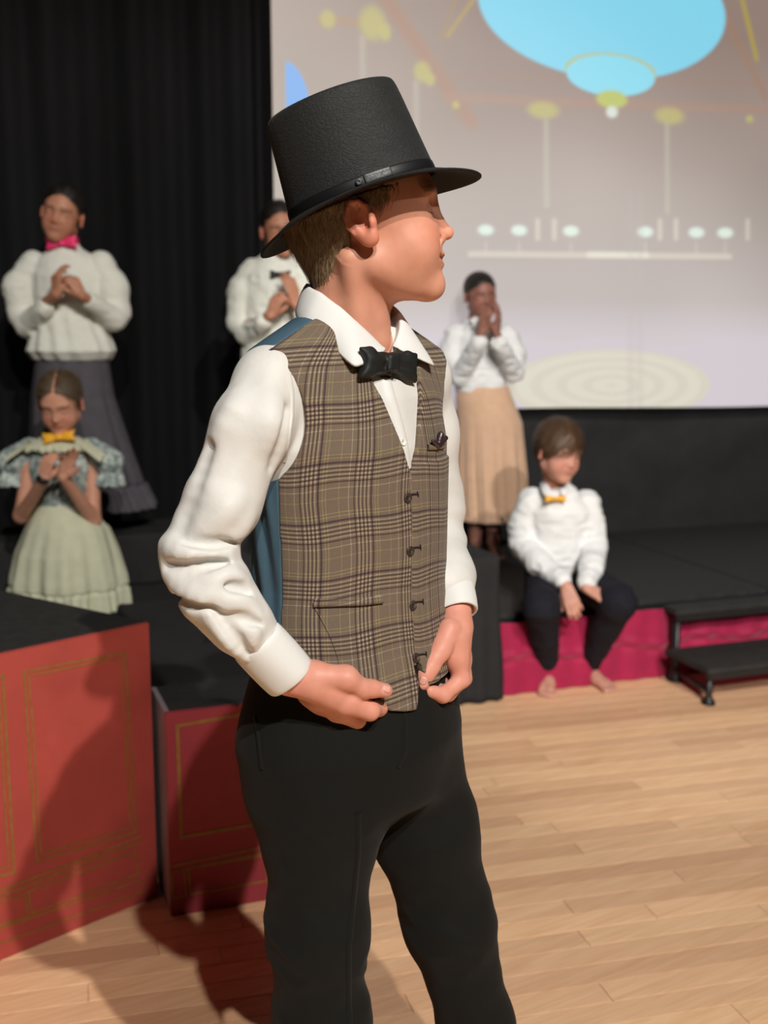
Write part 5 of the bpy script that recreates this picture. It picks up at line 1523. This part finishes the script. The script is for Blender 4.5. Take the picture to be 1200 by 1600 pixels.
for sx, (x0, y0) in ((-1, (20, 722)), (1, (170, 722))):
    def puff(p, sx=sx, x0=x0, y0=y0):
        c = P(x0, y0, YB + 0.0); a = P(95 + sx * 48, 702, YB + 0.01)
        d = cone(p, a, c, 0.040, 0.052)
        q = p - c.astype(f32); th = np.arctan2(q[:, 1], q[:, 0])
        d = smax(d, z_(752, YB) - p[:, 2], 0.01)
        d = smin(d, smax(cone(p, P(x0 - sx * (-2), 752, YB), P(x0 + sx * 2, 757, YB), 0.050, 0.054), z_(758, YB) - p[:, 2], 0.004), 0.004)
        return d - 0.0035 * np.sin(11 * th + 2 * np.sin(3 * th))
    lo, hi = bounds([P(95 + sx * 40, 700, YB), P(x0, y0 + 20, YB)], 0.085)
    sdf_obj('puff_sleeve', puff, lo, hi, 0.0036, M_BROC, B, 1)
def bertha(p):   # wide cream collar falling over the shoulders
    m = p - np.array([cxB, YB, 0], f32); ax = np.abs(m[:, 0]); th = np.arctan2(m[:, 1] + 0.0, m[:, 0])
    r = np.sqrt((m[:, 0] / 1.25) ** 2 + (m[:, 1] / 0.86) ** 2)
    zt = z_(684, YB) - (r - 0.05) * 0.62 - 0.004 * np.sin(th * 22) * np.clip((r - 0.07) * 20, 0, 1) + 0.012 * np.clip(-m[:, 1] * 0, 0, 1)
    d = np.abs(p[:, 2] - zt) * 0.8 - 0.0045
    return np.maximum(np.maximum(d, r - 0.112 - 0.004 * np.sin(th * 9)), 0.050 - r)
lo, hi = bounds([P(96, 690, YB)], 0.0); lo -= (0.17, 0.13, 0.09); hi += (0.17, 0.13, 0.05)
sdf_obj('wide_collar', bertha, lo, hi, 0.0032, M_SAGE, B, 1)
for sx in (-1, 1):    # flounce standing over each shoulder
    rows = []
    a0 = P(95 + sx * 40, 697, YB - 0.065); a1 = P(95 + sx * 62, 694, YB + 0.02)
    for j in np.linspace(0, 1, 8):
        row = []
        for i in np.linspace(0, 1, 34):
            ang = -1.2 + 2.4 * i
            c = np.array([cxB + sx * (0.095 + 0.075 * j), YB + 0.085 * math.sin(ang) * (1 + 0.3 * j), z_(700, YB) + 0.035 * math.cos(ang) - 0.055 * j + 0.006 * math.sin(i * 40) * j])
            row.append(c)
        rows.append(row)
    sheet('shoulder_flounce', rows, M_SAGE, B, 0.004, 1)
def skirtB(p):
    bx = P(107, 900, YB)[0]
    keys = [(0.303, bx, YB + 0.0, 0.205, 0.185), (z_(900, YB), bx, YB, 0.200, 0.180), (z_(860, YB), bx, YB, 0.180, 0.165), (z_(825, YB), P(104, 800, YB)[0], YB, 0.150, 0.135), (z_(800, YB), P(98, 800, YB)[0], YB, 0.105, 0.09), (z_(785, YB), cxB, YB, 0.090, 0.078)]
    g = pleat(8, 0.017, 0.3, z_(800, YB), 0.7)
    return loftg(p, keys, -math.pi / 2, lambda t, z: g(t, z) + (0.006 * np.sin(36 * t) * (z < 0.375) - 0.006 * (np.abs(z - 0.378) < 0.007)).astype(f32))
lo, hi = bounds([P(107, 900, YB)], 0.0); lo = np.array([lo[0] - 0.25, YB - 0.23, 0.295]); hi = np.array([hi[0] + 0.25, YB + 0.23, z_(780, YB) + 0.02])
sdf_obj('skirt', skirtB, lo, hi, 0.0042, M_SAGE, B, 1)
nbB = P(92, 683, YB - 0.075)
RbB = frame((0.0, -1, 0.2)); RbB = np.stack([rot_axis(RbB[:, i], RbB[:, 1], 0.12) for i in range(3)], 1)
sdf_obj('bow_tie', lambda p: bow_sdf(p, nbB, RbB, 0.058, 0.021, 0.011), nbB - 0.08, nbB + 0.08, 0.0025, M_YELLOW, B, 1)
tube('wrist_band', [P(66, 752, YB - 0.205), P(69, 746, YB - 0.205)], 0.0225, M_RIBBON, B, 16)

# ---------------- child half hidden behind the top hat
YC = 4.62
Cc = empty('person', (float(P(437, 829, YC)[0]), YC, 0.50), 'person in white shirt and black bow tie standing half hidden behind the top hat', 'person')
ch = P(438, 360, YC - 0.03); cR = head_frame(math.radians(-76), -0.18, 0.10)
cxC = P(432, 500, YC)[0]
JC = dict(ar=0.024, HO=ch, HR=cR, HS=0.93, N=P(435, 408, YC), S=[P(392, 425, YC), P(478, 425, YC)], E=[P(377, 512, YC - 0.02), P(500, 510, YC - 0.02)],
          W=[P(422, 494, YC - 0.20), P(464, 478, YC - 0.20)], H=[P(412, 620, YC), P(455, 620, YC)], K=[P(412, 715, YC), P(455, 715, YC)], A=[np.array([P(414, 800, YC)[0], YC, 0.560]), np.array([P(457, 800, YC)[0], YC, 0.560])],
          FD=[(-0.1, -1, 0), (0.15, -1, 0)], HF=[flat_hand((0.35, -0.1, 0.8), (-0.2, -0.95, 0)), flat_hand((-0.25, -0.05, 1), (0.5, -0.8, 0))], C=[[(0.9, 1.1, 0.7)] * 4, [(0.2, 0.3, 0.2)] * 4])
child_body(Cc, JC, (0.42, 0.185, 0.11), (0.36, 0.11, 0.085), (0.03, 0.018, 0.012))
hair_obj(Cc, ch, cR, 0.93, M_HAIR_BLACK, 'bun')
def shirtC(p):
    keys = [(z_(600, YC), cxC, YC, 0.130, 0.10), (z_(560, YC), cxC, YC, 0.140, 0.11), (z_(480, YC), cxC, YC, 0.125, 0.10), (z_(430, YC), cxC, YC, 0.125, 0.09), (z_(412, YC), cxC, YC, 0.09, 0.07), (z_(398, YC), cxC, YC, 0.055, 0.055)]
    d = loftg(p, keys, -math.pi / 2)
    for pts, rs in (([P(395, 425, YC), P(378, 455, YC), P(372, 500, YC - 0.01)], [0.050, 0.052, 0.046]), ([P(374, 505, YC - 0.01), P(388, 522, YC - 0.05), P(412, 503, YC - 0.17)], [0.046, 0.042, 0.032]),
                    ([P(476, 425, YC), P(492, 455, YC), P(500, 500, YC - 0.01)], [0.050, 0.052, 0.044]), ([P(500, 505, YC - 0.01), P(490, 510, YC - 0.05), P(470, 492, YC - 0.17)], [0.044, 0.040, 0.032])):
        d = smin(d, chain(p, pts, rs, 0.02), 0.015)
    d = smax(d, -cone(p, P(436, 404, YC), P(437, 380, YC), 0.038, 0.044), 0.004)
    return d - crumple(p, 0.004, 24, 3)
lo, hi = bounds([P(375, 602, YC), P(500, 395, YC)], 0.07); lo[1] -= 0.20; hi[1] += 0.10
sdf_obj('shirt', shirtC, lo, hi, 0.0042, M_BLOUSE, Cc, 1)
def trC(p):
    d = None
    for i in range(2):
        e = chain(p, [JC['H'][i] + UP * 0.06, JC['K'][i], JC['A'][i]], [0.078, 0.062, 0.050], 0.02)
        d = e if d is None else smin(d, e, 0.02)
    return smax(d, 0.52 - p[:, 2], 0.004) - crumple(p, 0.003, 14)
lo, hi = bounds(JC['H'] + JC['A'], 0.16)
sdf_obj('trousers', trC, lo, hi, 0.005, M_NAVY, Cc, 1)
nbC = P(438, 429, YC - 0.098); RbC = frame((0.05, -1, 0.1))
sdf_obj('bow_tie', lambda p: bow_sdf(p, nbC, RbC, 0.042, 0.017, 0.010), nbC - 0.075, nbC + 0.075, 0.0025, M_BOW, Cc, 1)

# ---------------- child in the peach skirt
YD = 5.10
D = empty('person', (float(P(757, 858, YD)[0]), YD, 0.30), 'barefoot person in white shirt and long peach skirt, hands raised to mouth', 'person')
dh = P(750, 463, YD - 0.03); dR = head_frame(math.radians(-72), -0.12, 0.05)
cxD = P(752, 560, YD)[0]
JD = dict(ar=0.024, HO=dh, HR=dR, HS=0.86, N=P(746, 507, YD), S=[P(712, 524, YD), P(792, 524, YD)], E=[P(722, 592, YD - 0.06), P(802, 585, YD - 0.06)],
          W=[P(752, 520, YD - 0.20), P(776, 522, YD - 0.20)], H=[P(738, 640, YD), P(776, 640, YD)], K=[P(740, 740, YD), P(770, 740, YD)], A=[np.array([P(743, 845, YD)[0], YD, 0.350]), np.array([P(770, 845, YD)[0], YD, 0.350])],
          FD=[(-0.15, -1, 0), (0.1, -1, 0)], FS=0.75, hs=0.78, HF=[flat_hand((0.25, -0.05, 1), (-0.4, -0.9, 0)), flat_hand((0.10, 0, 1), (0.85, -0.5, 0))], C=[[(0.4, 0.6, 0.4)] * 4, [(0.15, 0.2, 0.2)] * 4])
child_body(D, JD, (0.215, 0.085, 0.060), (0.20, 0.06, 0.05), (0.02, 0.012, 0.01))
hair_obj(D, dh, dR, 0.86, M_HAIR_BLACK, 'crop')
def shirtD(p):
    keys = [(z_(612, YD), cxD, YD, 0.112, 0.09), (z_(580, YD), cxD, YD, 0.112, 0.09), (z_(545, YD), cxD, YD, 0.122, 0.09), (z_(525, YD), cxD, YD, 0.115, 0.08), (z_(510, YD), P(748, 510, YD)[0], YD, 0.07, 0.06), (z_(499, YD), P(748, 510, YD)[0], YD, 0.048, 0.046)]
    d = loftg(p, keys, -math.pi / 2)
    for pts, rs in (([P(712, 526, YD), P(706, 556, YD), P(720, 588, YD - 0.05)], [0.052, 0.052, 0.044]), ([P(720, 588, YD - 0.05), P(748, 536, YD - 0.19)], [0.043, 0.036]),
                    ([P(792, 526, YD), P(802, 555, YD), P(802, 582, YD - 0.05)], [0.050, 0.050, 0.042]), ([P(802, 582, YD - 0.05), P(780, 538, YD - 0.19)], [0.042, 0.036])):
        d = smin(d, chain(p, pts, rs, 0.02), 0.010)
    d = smax(d, -cone(p, P(748, 504, YD), P(749, 480, YD), 0.034, 0.042), 0.004)
    return d - crumple(p, 0.0045, 26, 5)
lo, hi = bounds([P(712, 615, YD), P(802, 495, YD)], 0.07); lo[1] -= 0.22; hi[1] += 0.10
sdf_obj('shirt', shirtD, lo, hi, 0.0042, M_WHITE, D, 1)
sdf_obj('neck_ruffle', lambda p: ball(p, P(744, 505, YD - 0.075), 0.026) - 0.006 * np.sin(p[:, 0] * 190) * np.sin(p[:, 2] * 160) - 0.003 * vn(p * 90), P(744, 505, YD - 0.075) - 0.045, P(744, 505, YD - 0.075) + 0.045, 0.003, M_WHITE, D, 1)
def skirtD(p):
    kx = P(768, 700, YD)[0]
    keys = [(z_(811, YD), P(772, 700, YD)[0], YD, 0.158, 0.140), (z_(740, YD), kx, YD, 0.158, 0.135), (z_(660, YD), P(764, 700, YD)[0], YD, 0.145, 0.12), (z_(625, YD), P(756, 700, YD)[0], YD, 0.128, 0.105), (z_(603, YD), P(752, 700, YD)[0], YD, 0.114, 0.092)]
    return loftg(p, keys, -math.pi / 2, pleat(15, 0.0075, z_(800, YD), z_(640, YD), 0.4))
lo, hi = bounds([P(766, 811, YD), P(756, 603, YD)], 0.015); lo += (-0.18, -0.17, 0); hi += (0.19, 0.17, 0)
sdf_obj('skirt', skirtD, lo, hi, 0.0038, M_PEACH, D, 1)

# ---------------- boy sitting on the stage edge
YE = 4.22
E_ = empty('person', (float(P(880, 930, YE)[0]), YE, 0.0), 'barefoot person in white shirt, orange bow tie and black trousers sitting on the stage edge', 'person')
eh = P(872, 706, YE - 0.12); eR = head_frame(math.radians(-62), -0.22, -0.06)
cxE = P(872, 850, YE)[0]
def onfloor(x, y, dz=0.062 * 0.9):
    q = PZ(x, y, 0.0); return np.array([q[0], q[1], dz])
aE = [onfloor(853, 1068), onfloor(915, 1062)]
JE = dict(ar=0.024, tb=0.05, HO=eh, HR=eR, HS=0.95, N=P(868, 768, YE - 0.06), S=[P(832, 785, YE - 0.03), P(918, 788, YE - 0.03)], E=[P(820, 858, YE - 0.04), P(930, 862, YE - 0.06)],
          W=[P(884, 914, YE - 0.27), P(916, 918, YE - 0.27)], H=[P(852, 898, YE + 0.02), P(900, 898, YE + 0.02)], K=[P(846, 948, 3.90), P(966, 940, 3.92)], A=aE,
          FD=[(-0.10, -1, 0), (0.40, -0.9, 0)], FS=0.9, hs=0.85, HF=[flat_hand((0.25, -0.5, -0.75), (-0.3, -0.85, 0.45)), flat_hand((0.75, -0.45, -0.35), (0.2, -0.6, 0.7))], C=[[(0.5, 0.7, 0.5)] * 4, [(0.5, 0.6, 0.4)] * 4])
child_body(E_, JE, (0.54, 0.27, 0.20), (0.44, 0.15, 0.12), (0.06, 0.035, 0.02))
hair_obj(E_, eh, eR, 0.95, M_HAIR_CHEST, 'mop')
def shirtE(p):
    keys = [(z_(905, YE), cxE + 0.01, YE + 0.01, 0.105, 0.10), (z_(872, YE), cxE, YE, 0.118, 0.11), (z_(830, YE), cxE, YE - 0.02, 0.118, 0.10), (z_(795, YE), P(874, 800, YE)[0], YE - 0.04, 0.122, 0.09), (z_(775, YE), P(872, 800, YE)[0], YE - 0.05, 0.085, 0.07), (z_(755, YE), P(868, 800, YE)[0], YE - 0.06, 0.052, 0.050)]
    d = loftg(p, keys, -math.pi / 2 + 0.12)
    for pts, rs in (([P(832, 785, YE - 0.03), P(818, 820, YE - 0.03), P(818, 852, YE - 0.04)], [0.054, 0.052, 0.050]), ([P(818, 850, YE - 0.04), P(842, 880, YE - 0.14), P(878, 906, YE - 0.25)], [0.050, 0.042, 0.030]),
                    ([P(916, 788, YE - 0.03), P(922, 820, YE - 0.04), P(928, 855, YE - 0.06)], [0.052, 0.050, 0.046]), ([P(928, 855, YE - 0.06), P(924, 885, YE - 0.17), P(917, 910, YE - 0.25)], [0.046, 0.042, 0.031])):
        d = smin(d, chain(p, pts, rs, 0.02), 0.012)
    d = smax(d, -cone(p, P(868, 762, YE - 0.06), P(868, 738, YE - 0.07), 0.036, 0.044), 0.004)
    return d - crumple(p, 0.0045, 24, 9)
lo, hi = bounds([P(815, 912, YE), P(935, 750, YE)], 0.08); lo[1] -= 0.28; hi[1] += 0.10
sdf_obj('shirt', shirtE, lo, hi, 0.0040, M_WHITE, E_, 1)
def collar_tip(a, b, c, th=0.004):
    return a, b, c
for sx in (-1, 1):
    c0 = P(868 + sx * 6, 764, YE - 0.125)
    rows = [[P(868 + sx * 20, 748, YE - 0.05), P(868 + sx * 14, 752, YE - 0.10), P(868 + sx * 4, 768, YE - 0.135)], [P(868 + sx * 26, 758, YE - 0.055), P(868 + sx * 23, 768, YE - 0.12), P(868 + sx * 14, 780, YE - 0.15)]]
    sheet('collar_leaf', rows, M_WHITE, E_, 0.004, 2)
def trE(p):
    d = None
    for i in range(2):
        e = chain(p, [JE['H'][i], JE['K'][i], JE['A'][i] - UP * 0.006], [0.076, 0.060, 0.043], 0.025)
        d = e if d is None else smin(d, e, 0.03)
    return smax(d, 0.030 - p[:, 2], 0.004) - crumple(p, 0.004, 15, 2)
lo, hi = bounds(JE['H'] + JE['K'] + JE['A'], 0.10)
sdf_obj('trousers', trE, lo, hi, 0.0042, M_NAVY, E_, 1)
nbE = P(868, 779, YE - 0.150); RbE = frame((0.1, -1, 0.1))
sdf_obj('bow_tie', lambda p: bow_sdf(p, nbE, RbE, 0.040, 0.013, 0.008), nbE - 0.06, nbE + 0.06, 0.0024, M_YELLOW, E_, 1)
